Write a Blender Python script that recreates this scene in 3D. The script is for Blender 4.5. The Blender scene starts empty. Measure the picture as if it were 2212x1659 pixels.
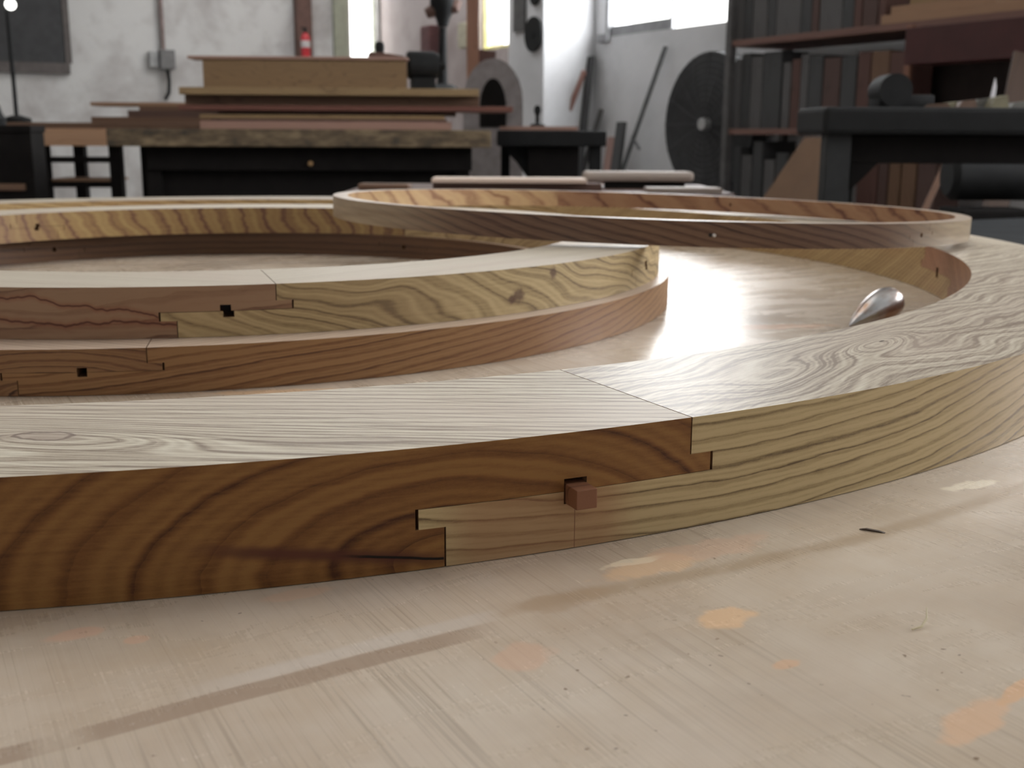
import bpy, bmesh, math, random
from mathutils import Vector, Matrix
random.seed(7)
C = bpy.context.scene.collection
SC = bpy.context.scene
S = 0.2                       # metres per unit in which the rings were measured
TABLE_Z = 0.75
EYE = Vector((0, 0, TABLE_Z + S))

# ------------------------------------------------------------------ camera
PITCH, ROLL, FPX = 0.21694, 0.0049105, 2432.39
U_ = Vector((0, math.sin(PITCH), math.cos(PITCH)))
F_ = Vector((0, math.cos(PITCH), -math.sin(PITCH)))
X_ = Vector((1, 0, 0))
RIGHT = X_ * math.cos(ROLL) + U_ * math.sin(ROLL)
UP = -X_ * math.sin(ROLL) + U_ * math.cos(ROLL)
cam = bpy.data.cameras.new('camera')
cam.sensor_width = 36
cam.lens = FPX / 2212 * 36
cam.clip_start = 0.02
cam.dof.use_dof = True
cam.dof.focus_distance = 0.60
cam.dof.aperture_fstop = 15.0
co = bpy.data.objects.new('camera', cam)
C.objects.link(co)
M3 = Matrix((RIGHT, UP, -F_)).transposed()
co.matrix_world = Matrix.Translation(EYE) @ M3.to_4x4()
SC.camera = co
SC.view_settings.view_transform = 'Standard'
SC.view_settings.look = 'None'
SC.view_settings.exposure = 0.28
SC.view_settings.gamma = 1.0
SC.view_settings.use_curve_mapping = False

# room frame: D runs along the right wall into the far left, E points out through that wall
D = Vector((-0.485, 0.8745, 0)); E = Vector((0.8745, 0.485, 0))
WALL0 = Vector((0.572, 8.0, 0))            # a point of the right wall
SHELF0 = WALL0 - 0.45 * E

# ------------------------------------------------------------------ light
world = bpy.data.worlds.new('daylight'); SC.world = world
world.use_nodes = True
wn = world.node_tree; wn.nodes.clear()
wo = wn.nodes.new('ShaderNodeOutputWorld'); wb = wn.nodes.new('ShaderNodeBackground')
tc = wn.nodes.new('ShaderNodeTexCoord'); sx = wn.nodes.new('ShaderNodeSeparateXYZ')
cr = wn.nodes.new('ShaderNodeValToRGB')
wn.links.new(tc.outputs['Generated'], sx.inputs[0]); wn.links.new(sx.outputs['Z'], cr.inputs[0])
cr.color_ramp.elements[0].position = 0.0; cr.color_ramp.elements[0].color = (0.90, 0.90, 0.88, 1)
cr.color_ramp.elements[1].position = 0.9; cr.color_ramp.elements[1].color = (1.0, 0.99, 0.97, 1)
wn.links.new(cr.outputs[0], wb.inputs[0]); wb.inputs[1].default_value = 3.6
wn.links.new(wb.outputs[0], wo.inputs[0])

def area(name, loc, normal, w, h, power, col=(1, 1, 1), spread=180):
    l = bpy.data.lights.new(name, 'AREA'); l.shape = 'RECTANGLE'; l.size = w; l.size_y = h
    l.energy = power; l.color = col; l.spread = math.radians(spread)
    o = bpy.data.objects.new(name, l); C.objects.link(o)
    z = -Vector(normal).normalized(); x = (Vector((0, 0, 1)) if abs(z.z) < .9 else Vector((0, 1, 0))).cross(z).normalized(); y = z.cross(x)
    o.matrix_world = Matrix.Translation(loc) @ Matrix((x, y, z)).transposed().to_4x4()
    return o
def wallp(t, off=0.0, z=0.0):              # point of the right wall, t metres towards the camera from WALL0
    p = WALL0 - D * t + E * off
    return Vector((p.x, p.y, z))
area('window_daylight', wallp(0.72, 0.25, 2.3), -E, 2.3, 1.6, 145, (0.95, 0.98, 1.0))
area('far_window_daylight', wallp(-1.75, 0.25, 2.35), -E, 1.2, 1.7, 60, (1.0, 1.0, 0.92))
area('end_window_daylight', WALL0 + D * 4.09 - E * 0.25 + Vector((0, 0, 2.3)), -D, 0.9, 1.7, 35, (1, 1, 1))
area('side_window_daylight', wallp(6.3, 0.35, 2.1), -E, 2.2, 1.4, 170, (0.97, 0.98, 1.0))
# made-up soft fill lights added under the workshop ceiling
area('ceiling_fill_front', Vector((-0.6, 2.2, 3.5)), (0, 0, -1), 2.2, 2.6, 26, (1.0, 0.985, 0.95))
area('ceiling_fill_rear', Vector((-1.3, 8.9, 3.5)), (0, 0, -1), 1.8, 2.0, 44, (0.97, 0.985, 1.0))

# ------------------------------------------------------------------ node helpers
class N:
    """value wrapper so that shader maths can be written as expressions"""
    def __init__(s, t, o): s.t = t; s.o = o
    def _m(s, op, *a):
        n = s.t.nodes.new('ShaderNodeMath'); n.operation = op
        for i, v in enumerate((s,) + a):
            if isinstance(v, N): s.t.links.new(v.o, n.inputs[i])
            else: n.inputs[i].default_value = v
        return N(s.t, n.outputs[0])
    def __add__(s, b): return s._m('ADD', b)
    __radd__ = __add__
    def __sub__(s, b): return s._m('SUBTRACT', b)
    def __rsub__(s, b): return s._m('MULTIPLY', -1.0)._m('ADD', b)
    def __mul__(s, b): return s._m('MULTIPLY', b)
    __rmul__ = __mul__
    def __truediv__(s, b): return s._m('DIVIDE', b)
    def sqrt(s): return s._m('SQRT')
    def abs(s): return s._m('ABSOLUTE')
    def fract(s): return s._m('FRACT')
    def floor(s): return s._m('FLOOR')
    def sin(s): return s._m('SINE')
    def pow(s, b): return s._m('POWER', b)
    def exp(s): return s._m('EXPONENT')
    def lt(s, b): return s._m('LESS_THAN', b)
    def gt(s, b): return s._m('GREATER_THAN', b)
    def max(s, b): return s._m('MAXIMUM', b)
    def min(s, b): return s._m('MINIMUM', b)
    def clamp(s): return s._m('MAXIMUM', 0.0)._m('MINIMUM', 1.0)
    def step(s, a, b):                       # smooth 0..1 between a and b
        n = s.t.nodes.new('ShaderNodeMapRange'); n.interpolation_type = 'SMOOTHSTEP'
        s.t.links.new(s.o, n.inputs[0]); n.inputs[1].default_value = a; n.inputs[2].default_value = b
        return N(s.t, n.outputs[0])

class Mat:
    def __init__(s, name, rough=0.5, metal=0.0, spec=0.5, coat=0.0):
        s.m = bpy.data.materials.new(name); s.m.use_nodes = True
        s.t = s.m.node_tree; s.b = s.t.nodes['Principled BSDF']
        s.b.inputs['Roughness'].default_value = rough; s.b.inputs['Metallic'].default_value = metal
        s.b.inputs['Specular IOR Level'].default_value = spec
        s.b.inputs['Coat Weight'].default_value = coat
        s.b.inputs['Coat Roughness'].default_value = 0.25
    def coords(s, kind='Object'):
        n = s.t.nodes.new('ShaderNodeTexCoord'); x = s.t.nodes.new('ShaderNodeSeparateXYZ')
        s.t.links.new(n.outputs[kind], x.inputs[0])
        return N(s.t, x.outputs[0]), N(s.t, x.outputs[1]), N(s.t, x.outputs[2])
    def vec(s, x, y, z=0.0):
        n = s.t.nodes.new('ShaderNodeCombineXYZ')
        for i, v in enumerate((x, y, z)):
            if isinstance(v, N): s.t.links.new(v.o, n.inputs[i])
            else: n.inputs[i].default_value = v
        return N(s.t, n.outputs[0])
    def noise(s, v, scale=1.0, detail=2.0, rough=0.5, dist=0.0):
        n = s.t.nodes.new('ShaderNodeTexNoise'); s.t.links.new(v.o, n.inputs['Vector'])
        n.inputs['Scale'].default_value = scale; n.inputs['Detail'].default_value = detail
        n.inputs['Roughness'].default_value = rough; n.inputs['Distortion'].default_value = dist
        return N(s.t, n.outputs[0])
    def ramp(s, f, stops, interp='LINEAR'):
        n = s.t.nodes.new('ShaderNodeValToRGB'); s.t.links.new(f.o, n.inputs[0])
        e = n.color_ramp.elements; n.color_ramp.interpolation = interp
        while len(e) < len(stops): e.new(0.5)
        for i, (p, c) in enumerate(stops):
            e[i].position = p; e[i].color = (c[0], c[1], c[2], 1)
        return N(s.t, n.outputs[0])
    def mix(s, f, a, b, mode='MIX'):
        n = s.t.nodes.new('ShaderNodeMixRGB'); n.blend_type = mode
        for i, v in enumerate((f, a, b)):
            if isinstance(v, N): s.t.links.new(v.o, n.inputs[i])
            elif i == 0: n.inputs[0].default_value = v
            else: n.inputs[i].default_value = (v[0], v[1], v[2], 1)
        return N(s.t, n.outputs[0])
    def color(s, c):
        if isinstance(c, N): s.t.links.new(c.o, s.b.inputs['Base Color'])
        else: s.b.inputs['Base Color'].default_value = (c[0], c[1], c[2], 1)
    def bump(s, h, strength=0.1, dist=0.001):
        n = s.t.nodes.new('ShaderNodeBump'); n.inputs['Strength'].default_value = strength
        n.inputs['Distance'].default_value = dist
        s.t.links.new(h.o, n.inputs['Height']); s.t.links.new(n.outputs[0], s.b.inputs['Normal'])
    def rough(s, r): s.t.links.new(r.o, s.b.inputs['Roughness'])

_plain = {}
def plain(name, col, rough=0.6, metal=0.0, var=0.25, scale=14.0):
    """painted / metal / plaster surface with mottling"""
    if name in _plain: return _plain[name]
    m = Mat(name, rough, metal)
    x, y, z = m.coords()
    n = m.noise(m.vec(x, y, z), scale, 4, 0.6)
    lo = [c * (1 - var) for c in col]; hi = [min(1, c * (1 + var)) for c in col]
    m.color(m.ramp(n, [(0.3, lo), (0.7, hi)]))
    _plain[name] = m.m
    return m.m
def boardwood(name, light, dark, freq=40.0, axis='x', rough=0.6, cath=0.3):
    """long-grain sawn board, grain along the local axis"""
    if name in _plain: return _plain[name]
    m = Mat(name, rough)
    x, y, z = m.coords()
    if axis == 'z': x, z = z, x
    w = m.noise(m.vec(x * 1.2, y * 6, z * 6), 1.0, 3)
    g = (z + y * 0.6) * freq + w * (freq * cath) 
    f = g.fract()
    fib = m.noise(m.vec(x * 6, y * 240, z * 240), 1.0, 2)
    v = f.step(0.0, 0.25) * 0.7 + f * -0.35 + fib * 0.45
    m.color(m.ramp(v, [(0.05, dark), (0.55, light)]))
    _plain[name] = m.m
    return m.m

# ------------------------------------------------------------------ mesh helpers
def tag(o, label=None, cat=None, group=None, kind=None):
    if label: o['label'] = label
    if cat: o['category'] = cat
    if group: o['group'] = group
    if kind: o['kind'] = kind
    return o
def empty(name, loc, label=None, cat=None, group=None, rz=0.0):
    o = bpy.data.objects.new(name, None); C.objects.link(o); o.empty_display_size = 0.05
    o.location = loc; o.rotation_euler = (0, 0, rz)
    return tag(o, label, cat, group)
def obj(name, bm, mat, parent=None, loc=None, rz=0.0, smooth=False):
    me = bpy.data.meshes.new(name)
    bmesh.ops.recalc_face_normals(bm, faces=bm.faces)
    bm.to_mesh(me); bm.free()
    if smooth:
        for p in me.polygons: p.use_smooth = True
        try: me.set_sharp_from_angle(angle=math.radians(35))
        except Exception: pass
    for m in (mat if isinstance(mat, (list, tuple)) else [mat]): me.materials.append(m)
    o = bpy.data.objects.new(name, me); C.objects.link(o)
    if parent: o.parent = parent
    if loc is not None: o.location = loc
    if rz: o.rotation_euler = (0, 0, rz)
    return o
def bx(bm, x0, x1, y0, y1, z0, z1, M=None, bev=0.0, mi=0):
    r = bmesh.ops.create_cube(bm, size=1.0)
    T = Matrix.Translation(((x0 + x1) / 2, (y0 + y1) / 2, (z0 + z1) / 2)) @ Matrix.Diagonal((x1 - x0, y1 - y0, z1 - z0, 1))
    if M is not None: T = M @ T
    bmesh.ops.transform(bm, matrix=T, verts=r['verts'])
    if bev > 0:
        es = list({e for v in r['verts'] for e in v.link_edges})
        bmesh.ops.bevel(bm, geom=es, offset=bev, segments=2, affect='EDGES', profile=0.6)
    return bm
def box(x0, x1, y0, y1, z0, z1, M=None, bev=0.0):
    return bx(bmesh.new(), x0, x1, y0, y1, z0, z1, M, bev)
def tube(bm, pts, r, n=10):
    """round bar along a polyline; r a number or one radius per point"""
    rs = r if isinstance(r, (list, tuple)) else [r] * len(pts)
    pts = [Vector(p) for p in pts]; rings = []
    for i, p in enumerate(pts):
        d = (pts[min(i + 1, len(pts) - 1)] - pts[max(i - 1, 0)]).normalized()
        a = d.orthogonal().normalized() if i == 0 else (a - d * a.dot(d)).normalized()
        b = d.cross(a)
        rings.append([bm.verts.new(p + (a * math.cos(2 * math.pi * k / n) + b * math.sin(2 * math.pi * k / n)) * rs[i]) for k in range(n)])
    for i in range(len(rings) - 1):
        for k in range(n):
            bm.faces.new((rings[i][k], rings[i][(k + 1) % n], rings[i + 1][(k + 1) % n], rings[i + 1][k]))
    bm.faces.new(rings[0]); bm.faces.new(rings[-1])
    return bm
def lathe(bm, prof, n=32, M=None):
    """prof: (radius, height) pairs round local z"""
    rings = []
    for r, z in prof:
        rr = max(r, 1e-5)
        vs = [Vector((rr * math.cos(2 * math.pi * k / n), rr * math.sin(2 * math.pi * k / n), z)) for k in range(n)]
        if M is not None: vs = [M @ v for v in vs]
        rings.append([bm.verts.new(v) for v in vs])
    for i in range(len(rings) - 1):
        for k in range(n):
            bm.faces.new((rings[i][k], rings[i][(k + 1) % n], rings[i + 1][(k + 1) % n], rings[i + 1][k]))
    bm.faces.new(rings[0]); bm.faces.new(rings[-1])
    return bm
def prism(bm, pts, y0, y1):
    """polygon in x,z extruded along y"""
    a = [bm.verts.new((x, y0, z)) for x, z in pts]; b = [bm.verts.new((x, y1, z)) for x, z in pts]
    n = len(pts); bm.faces.new(a); bm.faces.new(b)
    for i in range(n): bm.faces.new((a[i], a[(i + 1) % n], b[(i + 1) % n], b[i]))
    return bm

def raydir(px, py):
    return F_ + RIGHT * ((px - 1106) / FPX) - UP * ((py - 829.5) / FPX)
def at(px, py, Y):
    d = raydir(px, py); return EYE + d * (Y / d.y)
def online(px, py, P, direction):
    """where the sight line meets the vertical plane through P along direction"""
    n = Vector((direction.y, -direction.x, 0)); d = raydir(px, py)
    return EYE + d * ((P - EYE).dot(n) / d.dot(n))
def front(Y, yaw=0.0, px=1106):
    """vertical plane facing the camera at depth Y"""
    p = at(px, 293, Y); a = math.radians(yaw)
    return (Vector((p.x, p.y, 0)), Vector((math.cos(a), math.sin(a), 0)))
WALL = (WALL0, -D); SHELF = (SHELF0, -D)
def off(plane, o): return (plane[0] - E * o, plane[1])

def slab(name, plane, x0, x1, y0, y1, thick, mat, label=None, cat=None, group=None, z0=None, z1=None, tilt=0.0, parent=None, bev=0.003, yaw=0.0):
    """box whose front face covers x0..x1, y0..y1 of the view when standing in the given plane"""
    ym = (y0 + y1) / 2
    A = online(x0, ym, *plane); B = online(x1, ym, *plane)
    Mx = (A + B) / 2
    top = online((x0 + x1) / 2, y0, *plane).z if z1 is None else z1
    bot = online((x0 + x1) / 2, y1, *plane).z if z0 is None else z0
    w = (Vector((B.x, B.y, 0)) - Vector((A.x, A.y, 0))).length; h = top - bot
    rz = math.atan2(plane[1].y, plane[1].x) + math.radians(yaw)
    if tilt: bot += w / 2 * abs(math.sin(math.radians(tilt))) + .001
    bm = box(-w / 2, w / 2, 0, thick, 0, h, Matrix.Rotation(math.radians(tilt), 4, 'Y') if tilt else None, min(bev, h * .2, w * .2, thick * .2))
    o = obj(name, bm, mat, None, Vector((Mx.x, Mx.y, bot)), rz)
    tag(o, label, cat, group)
    if parent:
        o.location = o.location - parent.location; o.parent = parent
    return o

# ------------------------------------------------------------------ ring wood
def ringwood(name, g, cols, rough=0.42, fib=(8, 500), seed=0.0, wob=(6, 30, 0.25), coat=0.0, extra=None, sharp=0.10, spec=0.5, fibamt=0.25, w2=0.9, lift=0.08, sec=0.22, bw=0.62, fade=0.55):
    """g(m, s, z) -> growth-ring coordinate; one ring per unit. UV: s along the arc, z height (metres)"""
    m = Mat(name, rough, 0, spec, coat)
    s, z, _ = m.coords('UV')
    w = m.noise(m.vec(s * wob[0], z * wob[1], seed), 1.0, 4, 0.55)
    wn2 = m.noise(m.vec(s * wob[0] * 7, z * wob[1] * 5, seed + 3), 1.0, 2, 0.5)
    gg = g(m, s, z) + (w - 0.5) * (wob[2] * 4) + (wn2 - 0.5) * (wob[2] * w2)
    f = gg.fract()
    idx = gg.floor()
    r1 = m.noise(m.vec(idx * 0.73, seed, 0.0), 3.7, 0)                # every ring a little different
    band = f.step(0.0, sharp) * (1 - f.step(fade, 1.0) * 0.75)
    f2 = (gg * 2.63 + 0.3).fract(); sb = 1 - (f2 - 0.5).abs().step(0.0, 0.5)
    grit = m.noise(m.vec(s * 700, z * 1400, seed), 1.0, 2, 0.8)
    fi = m.noise(m.vec(s * fib[0], z * fib[1], seed), 1.0, 3, 0.6)
    po = m.noise(m.vec(s * 120, z * 420, seed), 1.0, 2, 0.7)
    v = band * bw + (r1 - 0.5) * 0.5 + (fi - 0.5) * fibamt * 2 + (po - 0.5) * 0.3 + (grit - 0.5) * 0.22 - sb * sec + (lift + sec * 0.35)
    col = m.ramp(v, [(0.0, cols[2]), (0.30, cols[1]), (0.72, cols[0])])
    big = m.noise(m.vec(s * 3.0, z * 9.0, seed + 9), 1.0, 2)
    col = m.mix(big.step(0.45, 0.75) * 0.4, col, cols[3] if len(cols) > 3 else cols[1])
    if extra: col = extra(m, s, z, col)
    m.color(col)
    m.bump(fi, 0.15, 0.0003)
    return m.m
def lines(m, col, ss, marks, dark=(0.012, 0.008, 0.006)):
    return col

# palettes: light, mid, dark, blush
OLIVE = ((0.50, 0.36, 0.175), (0.33, 0.205, 0.085), (0.13, 0.065, 0.028), (0.34, 0.17, 0.075))
AMBER = ((0.285, 0.140, 0.042), (0.175, 0.072, 0.020), (0.070, 0.023, 0.008), (0.185, 0.062, 0.018))
GREYO = ((0.54, 0.415, 0.225), (0.38, 0.28, 0.14), (0.15, 0.10, 0.05), (0.38, 0.26, 0.15))
REDB = ((0.40, 0.21, 0.12), (0.27, 0.125, 0.07), (0.10, 0.03, 0.018), (0.30, 0.12, 0.07))
PALE = ((0.69, 0.635, 0.52), (0.50, 0.43, 0.335), (0.27, 0.21, 0.16), (0.58, 0.48, 0.40))  # for top faces: light and grazing sheen partly put into this colour
DEEP = ((0.30, 0.165, 0.075), (0.19, 0.09, 0.042), (0.06, 0.026, 0.014), (0.17, 0.07, 0.036))

def arc_ring(bm_parts, Ri, Ro, z0, z1, joints, half, tongue, th, hole, gap=0.02, hgap=0.0012, bev=0.0, sh=0.0):
    """cells of one lap-jointed ring; returns for every segment the quads (group, material, 4 x (theta, r, z))"""
    zm = (z0 + z1) / 2
    nj = len(joints); segs = []
    for k in range(nj):
        a = joints[k]; b = joints[(k + 1) % nj]
        while b <= a: b += 360
        ths = set(); t = a - half - tongue
        n = int((b - a + 2 * (half + tongue)) / 1.0) + 1
        for i in range(n + 1): ths.add(round(a - half - tongue + i * (b - a + 2 * (half + tongue)) / n, 5))
        key = [a - half - tongue, a - half + gap, a + half + gap, a + half + tongue + gap * 3, a - hole[0] - sh, a + hole[0] - sh, a - hole[0] + sh, a + hole[0] + sh,
               b - half - gap, b - half - tongue - gap * 3, b + half - gap, b + half + tongue - gap, b - hole[0] - sh, b + hole[0] - sh, b - hole[0] + sh, b + hole[0] + sh, a - half - tongue + gap]
        ths = [t for t in ths if all(abs(t - q) > 0.15 for q in key)] + key
        ths = sorted(set(round(t, 5) for t in ths))
        tl0, tl1 = zm - th, zm - hgap / 2        # lower tongue (this segment's start, below the middle)
        tu0, tu1 = zm + hgap / 2, zm + th        # upper tongue (this segment's end, above the middle)
        zs = sorted({z0, tl0, zm - hole[1], zm - hgap / 2, zm + hgap / 2, zm + hole[1], tu1, z1})
        def filled(t, z):
            low = z < zm - hgap / 2; up = z > zm + hgap / 2
            o_ = -sh if z > zm else sh
            if abs(t - a - o_) < hole[0] and abs(z - zm) < hole[1]: return False
            if abs(t - b - o_) < hole[0] and abs(z - zm) < hole[1]: return False
            full = a + half + gap < t < b - half - gap
            if not low and not up: return a + half + tongue + gap * 3 < t < b - half - tongue - gap * 3
            if low:
                s0 = a - half + gap
                if tl0 < z: s0 = a - half - tongue + gap
                e0 = b - half - gap
                if tl0 < z: e0 = b - half - tongue - gap * 3
                return s0 < t < e0
            s0 = a + half + gap
            if z < tu1: s0 = a + half + tongue + gap * 3
            e0 = b + half - gap
            if z < tu1: e0 = b + half + tongue - gap
            return s0 < t < e0
        quads = []
        nt, nz = len(ths) - 1, len(zs) - 1
        F = [[filled((ths[i] + ths[i + 1]) / 2, (zs[j] + zs[j + 1]) / 2) for j in range(nz)] for i in range(nt)]
        g = lambda i, j: 0 <= i < nt and 0 <= j < nz and F[i][j]
        for i in range(nt):
            for j in range(nz):
                if not F[i][j]: continue
                t0, t1, a0, a1 = ths[i], ths[i + 1], zs[j], zs[j + 1]
                quads.append(('out', 0, [(t0, Ro, a0), (t1, Ro, a0), (t1, Ro, a1), (t0, Ro, a1)]))
                quads.append(('in', 0, [(t1, Ri, a0), (t0, Ri, a0), (t0, Ri, a1), (t1, Ri, a1)]))
                if not g(i, j + 1): quads.append(('top%.4f' % a1, 1 if abs(a1 - z1) < 1e-6 else 2, [(t0, Ro, a1), (t1, Ro, a1), (t1, Ri, a1), (t0, Ri, a1)]))
                if not g(i, j - 1): quads.append(('bot%.4f' % a0, 2, [(t0, Ri, a0), (t1, Ri, a0), (t1, Ro, a0), (t0, Ro, a0)]))
                if not g(i - 1, j): quads.append(('s%d%d' % (i, j), 2, [(t0, Ri, a0), (t0, Ro, a0), (t0, Ro, a1), (t0, Ri, a1)]))
                if not g(i + 1, j): quads.append(('e%d%d' % (i, j), 2, [(t1, Ro, a0), (t1, Ri, a0), (t1, Ri, a1), (t1, Ro, a1)]))
        if (a + b) / 2 > 180:
            quads = [(g_, m_, [(t - 360, r, zz_) for t, r, zz_ in q]) for g_, m_, q in quads]
        segs.append((a, b, quads))
    return segs
def build_segment(name, quads, mats, parent, mid):
    """top faces get UV (tangent, radial) in the frame of the middle of the segment"""
    vs, fs, uv, mi, idx = [], [], [], [], {}
    cm, sm = math.cos(math.radians(mid)), math.sin(math.radians(mid))
    for grp, mt, q in quads:
        f = []
        for t, r, z in q:
            k = (grp, round(t, 5), r, round(z, 6))
            x, y = r * math.cos(math.radians(t)) * S, r * math.sin(math.radians(t)) * S
            if k not in idx:
                idx[k] = len(vs); vs.append((x, y, z * S))
            f.append(idx[k])
            if grp in ('out', 'in') or grp[0] in 'se': uv.append((r * math.radians(t) * S, z * S))
            else: uv.append((-x * sm + y * cm, x * cm + y * sm))
        fs.append(f); mi.append(mt)
    me = bpy.data.meshes.new(name); me.from_pydata(vs, [], fs)
    l = me.uv_layers.new(name='UVMap')
    for i, c in enumerate(uv): l.data[i].uv = c
    me.polygons.foreach_set('material_index', mi)
    me.polygons.foreach_set('use_smooth', [True] * len(fs))
    for m in mats: me.materials.append(m)
    o = bpy.data.objects.new(name, me); C.objects.link(o); o.parent = parent
    return o
def place(o, c, z): o.location = (c[0] * S, c[1] * S, TABLE_Z + z * S)

inner_dark = boardwood('joint_inner_wood', (0.22, 0.12, 0.06), (0.08, 0.035, 0.02), 60)
#@@TABLE
# ------------------------------------------------------------------ work table
def table_material():
    m = Mat('plywood_top', 0.30, 0, 0.5)
    x, y, z = m.coords('Object')             # object frame: x along E, y along D, origin under the camera
    fine = m.noise(m.vec(x * 420, y * 5, 0.0), 1.0, 3, 0.65)
    fine2 = m.noise(m.vec(x * 900, y * 7, 4.0), 1.0, 2, 0.6)
    mott = m.noise(m.vec(x, y, 0.0), 9.0, 5, 0.6)
    mott2 = m.noise(m.vec(x, y, 7.0), 30.0, 3, 0.6)
    col = m.ramp(mott, [(0.28, (0.47, 0.375, 0.28)), (0.5, (0.57, 0.475, 0.375)), (0.75, (0.65, 0.565, 0.465))])
    col = m.mix((mott2 - 0.42).clamp() * 1.2, col, (0.50, 0.38, 0.26))
    pink = m.noise(m.vec(x * 0.8, y * 0.8, 3.0), 2.6, 2)
    col = m.mix(pink.step(0.5, 0.75) * 0.3, col, (0.60, 0.45, 0.36))
    hl = fine.step(0.50, 0.66) * 0.5 * m.noise(m.vec(x, y, 1.0), 5, 2).step(0.35, 0.6)
    col = m.mix(hl, col, (0.30, 0.235, 0.17))
    col = m.mix(fine2.step(0.4, 0.85) * 0.18, col, (0.72, 0.64, 0.56))
    hair = m.noise(m.vec(x * 1100, y * 3, 9.0), 1.0, 2, 0.6)
    col = m.mix(hair.step(0.58, 0.72) * 0.35, col, (0.34, 0.26, 0.185))
    # back to world-aligned table coordinates (metres, origin under the camera)
    wx = x * E.x + y * D.x; wy = x * E.y + y * D.y
    def arc(cx, cy, r, width, soft, a0=None, a1=None):
        d = (((wx - cx) * (wx - cx) + (wy - cy) * (wy - cy)).sqrt() - r) + (m.noise(m.vec(wx, wy, 2.0), 14, 2) - 0.5) * 0.012
        k = 1 - d.abs().step(width * 0.5 - soft, width * 0.5 + soft)
        return k
    patchy = m.noise(m.vec(wx, wy, 5.0), 22, 3)
    bcx, bcy = -2.16 * S, 7.742 * S
    a1 = arc(bcx, bcy, 5.868 * S, 0.011, 0.004) * wx.step(-0.02, 0.03) * patchy.step(0.25, 0.5)
    a1b = a1 * 0.6
    col = m.mix(a1b, col, (0.36, 0.26, 0.165))
    d2 = (wy - (0.440 + wx * 0.63)) * 0.846 + (wx + 0.09) * (wx + 0.09) * -0.0 + (m.noise(m.vec(wx, wy, 8.0), 12, 2) - 0.5) * 0.006
    a2 = (1 - d2.abs().step(0.005, 0.0068)) * (1 - wx.step(-0.03, 0.0)) * patchy.step(0.2, 0.45)
    col = m.mix(a2 * 0.75, col, (0.36, 0.26, 0.19))
    a3 = (1 - ((d2 - 0.011).abs()).step(0.003, 0.007)) * wx.step(-0.13, -0.09) * (1 - wx.step(-0.02, 0.0))
    col = m.mix(a3 * 0.4, col, (0.66, 0.60, 0.55))
    # orange filler / resin patches, plus pale light glints painted in
    def blob(px_, py_, rx, ry, c, k, nz=0.7, rot=0.5):
        global_c, global_s = math.cos(rot), math.sin(rot)
        u = ((wx - px_) * global_c + (wy - py_) * global_s) * (1 / rx); v = ((wy - py_) * global_c - (wx - px_) * global_s) * (1 / ry)
        r = (u * u + v * v).sqrt() + (m.noise(m.vec(wx * 1.0, wy * 1.0, px_ * 9), 60, 3) - 0.5) * nz * 2
        return m.mix((1 - r.step(0.7, 1.1)) * k, col, c)
    col = blob(0.091, 0.447, 0.015, 0.010, (0.80, 0.52, 0.30), 0.7)
    col = blob(0.066, 0.506, 0.030, 0.012, (0.76, 0.50, 0.30), 0.6)
    col = blob(0.058, 0.511, 0.016, 0.0035, (0.92, 0.80, 0.60), 0.55, nz=1.2)  # yellowish light glint on the plywood, painted as a pale patch
    col = blob(0.100, 0.530, 0.040, 0.012, (0.70, 0.46, 0.33), 0.45)
    col = blob(0.2700, 0.636, 0.020, 0.006, (0.93, 0.84, 0.66), 0.65, nz=1.2)  # another light glint painted into the table colour
    col = blob(0.163, 0.362, 0.022, 0.008, (0.76, 0.47, 0.29), 0.6, rot=0.75)
    col = blob(0.190, 0.385, 0.020, 0.004, (0.74, 0.45, 0.26), 0.7, rot=0.75)
    col = blob(0.107, 0.404, 0.008, 0.004, (0.70, 0.42, 0.24), 0.6)
    col = blob(0.004, 0.410, 0.016, 0.012, (0.68, 0.43, 0.30), 0.5)
    col = blob(-0.178, 0.428, 0.012, 0.006, (0.70, 0.45, 0.32), 0.65)
    col = blob(-0.152, 0.423, 0.006, 0.004, (0.70, 0.45, 0.32), 0.6)
    col = blob(0.020, 0.462, 0.026, 0.010, (0.42, 0.30, 0.20), 0.5)
    col = blob(-0.095, 0.470, 0.020, 0.006, (0.70, 0.48, 0.34), 0.5)
    col = blob(0.264, 1.20, 0.10, 0.016, (0.74, 0.47, 0.33), 0.5, rot=0.1)
    col = blob(0.20, 1.55, 0.10, 0.02, (0.60, 0.40, 0.34), 0.45, rot=-0.5)
    col = blob(-0.17, 0.875, 0.07, 0.010, (0.80, 0.52, 0.30), 0.6, rot=0.1)
    # sawdust specks
    sp = m.noise(m.vec(wx, wy, 11.0), 210, 1); zone = m.noise(m.vec(wx, wy, 12.0), 7, 2)
    col = m.mix(sp.step(0.735, 0.76) * zone.step(0.42, 0.6) * 0.75, col, (0.16, 0.10, 0.06))
    m.color(col)
    gl = m.noise(m.vec(x * 3.2, y * 9.0, 6.0), 2.2, 4, 0.6, 0.8)
    m.rough(0.17 + gl.step(0.35, 0.7) * 0.15 + fine2 * 0.10)
    m.bump(fine * 0.5 + m.noise(m.vec(x, y, 2.0), 16, 2) * 3.0, 0.08, 0.0006)
    return m.m
ang = math.atan2(E.y, E.x)
wt = empty('work_table', (0, 0, 0), 'large light plywood work table under the wooden rings', 'table', rz=ang)
def TB(bm_x0, x1, y0, y1, z0, z1): return box(bm_x0, x1, y0, y1, z0, z1)
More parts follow.
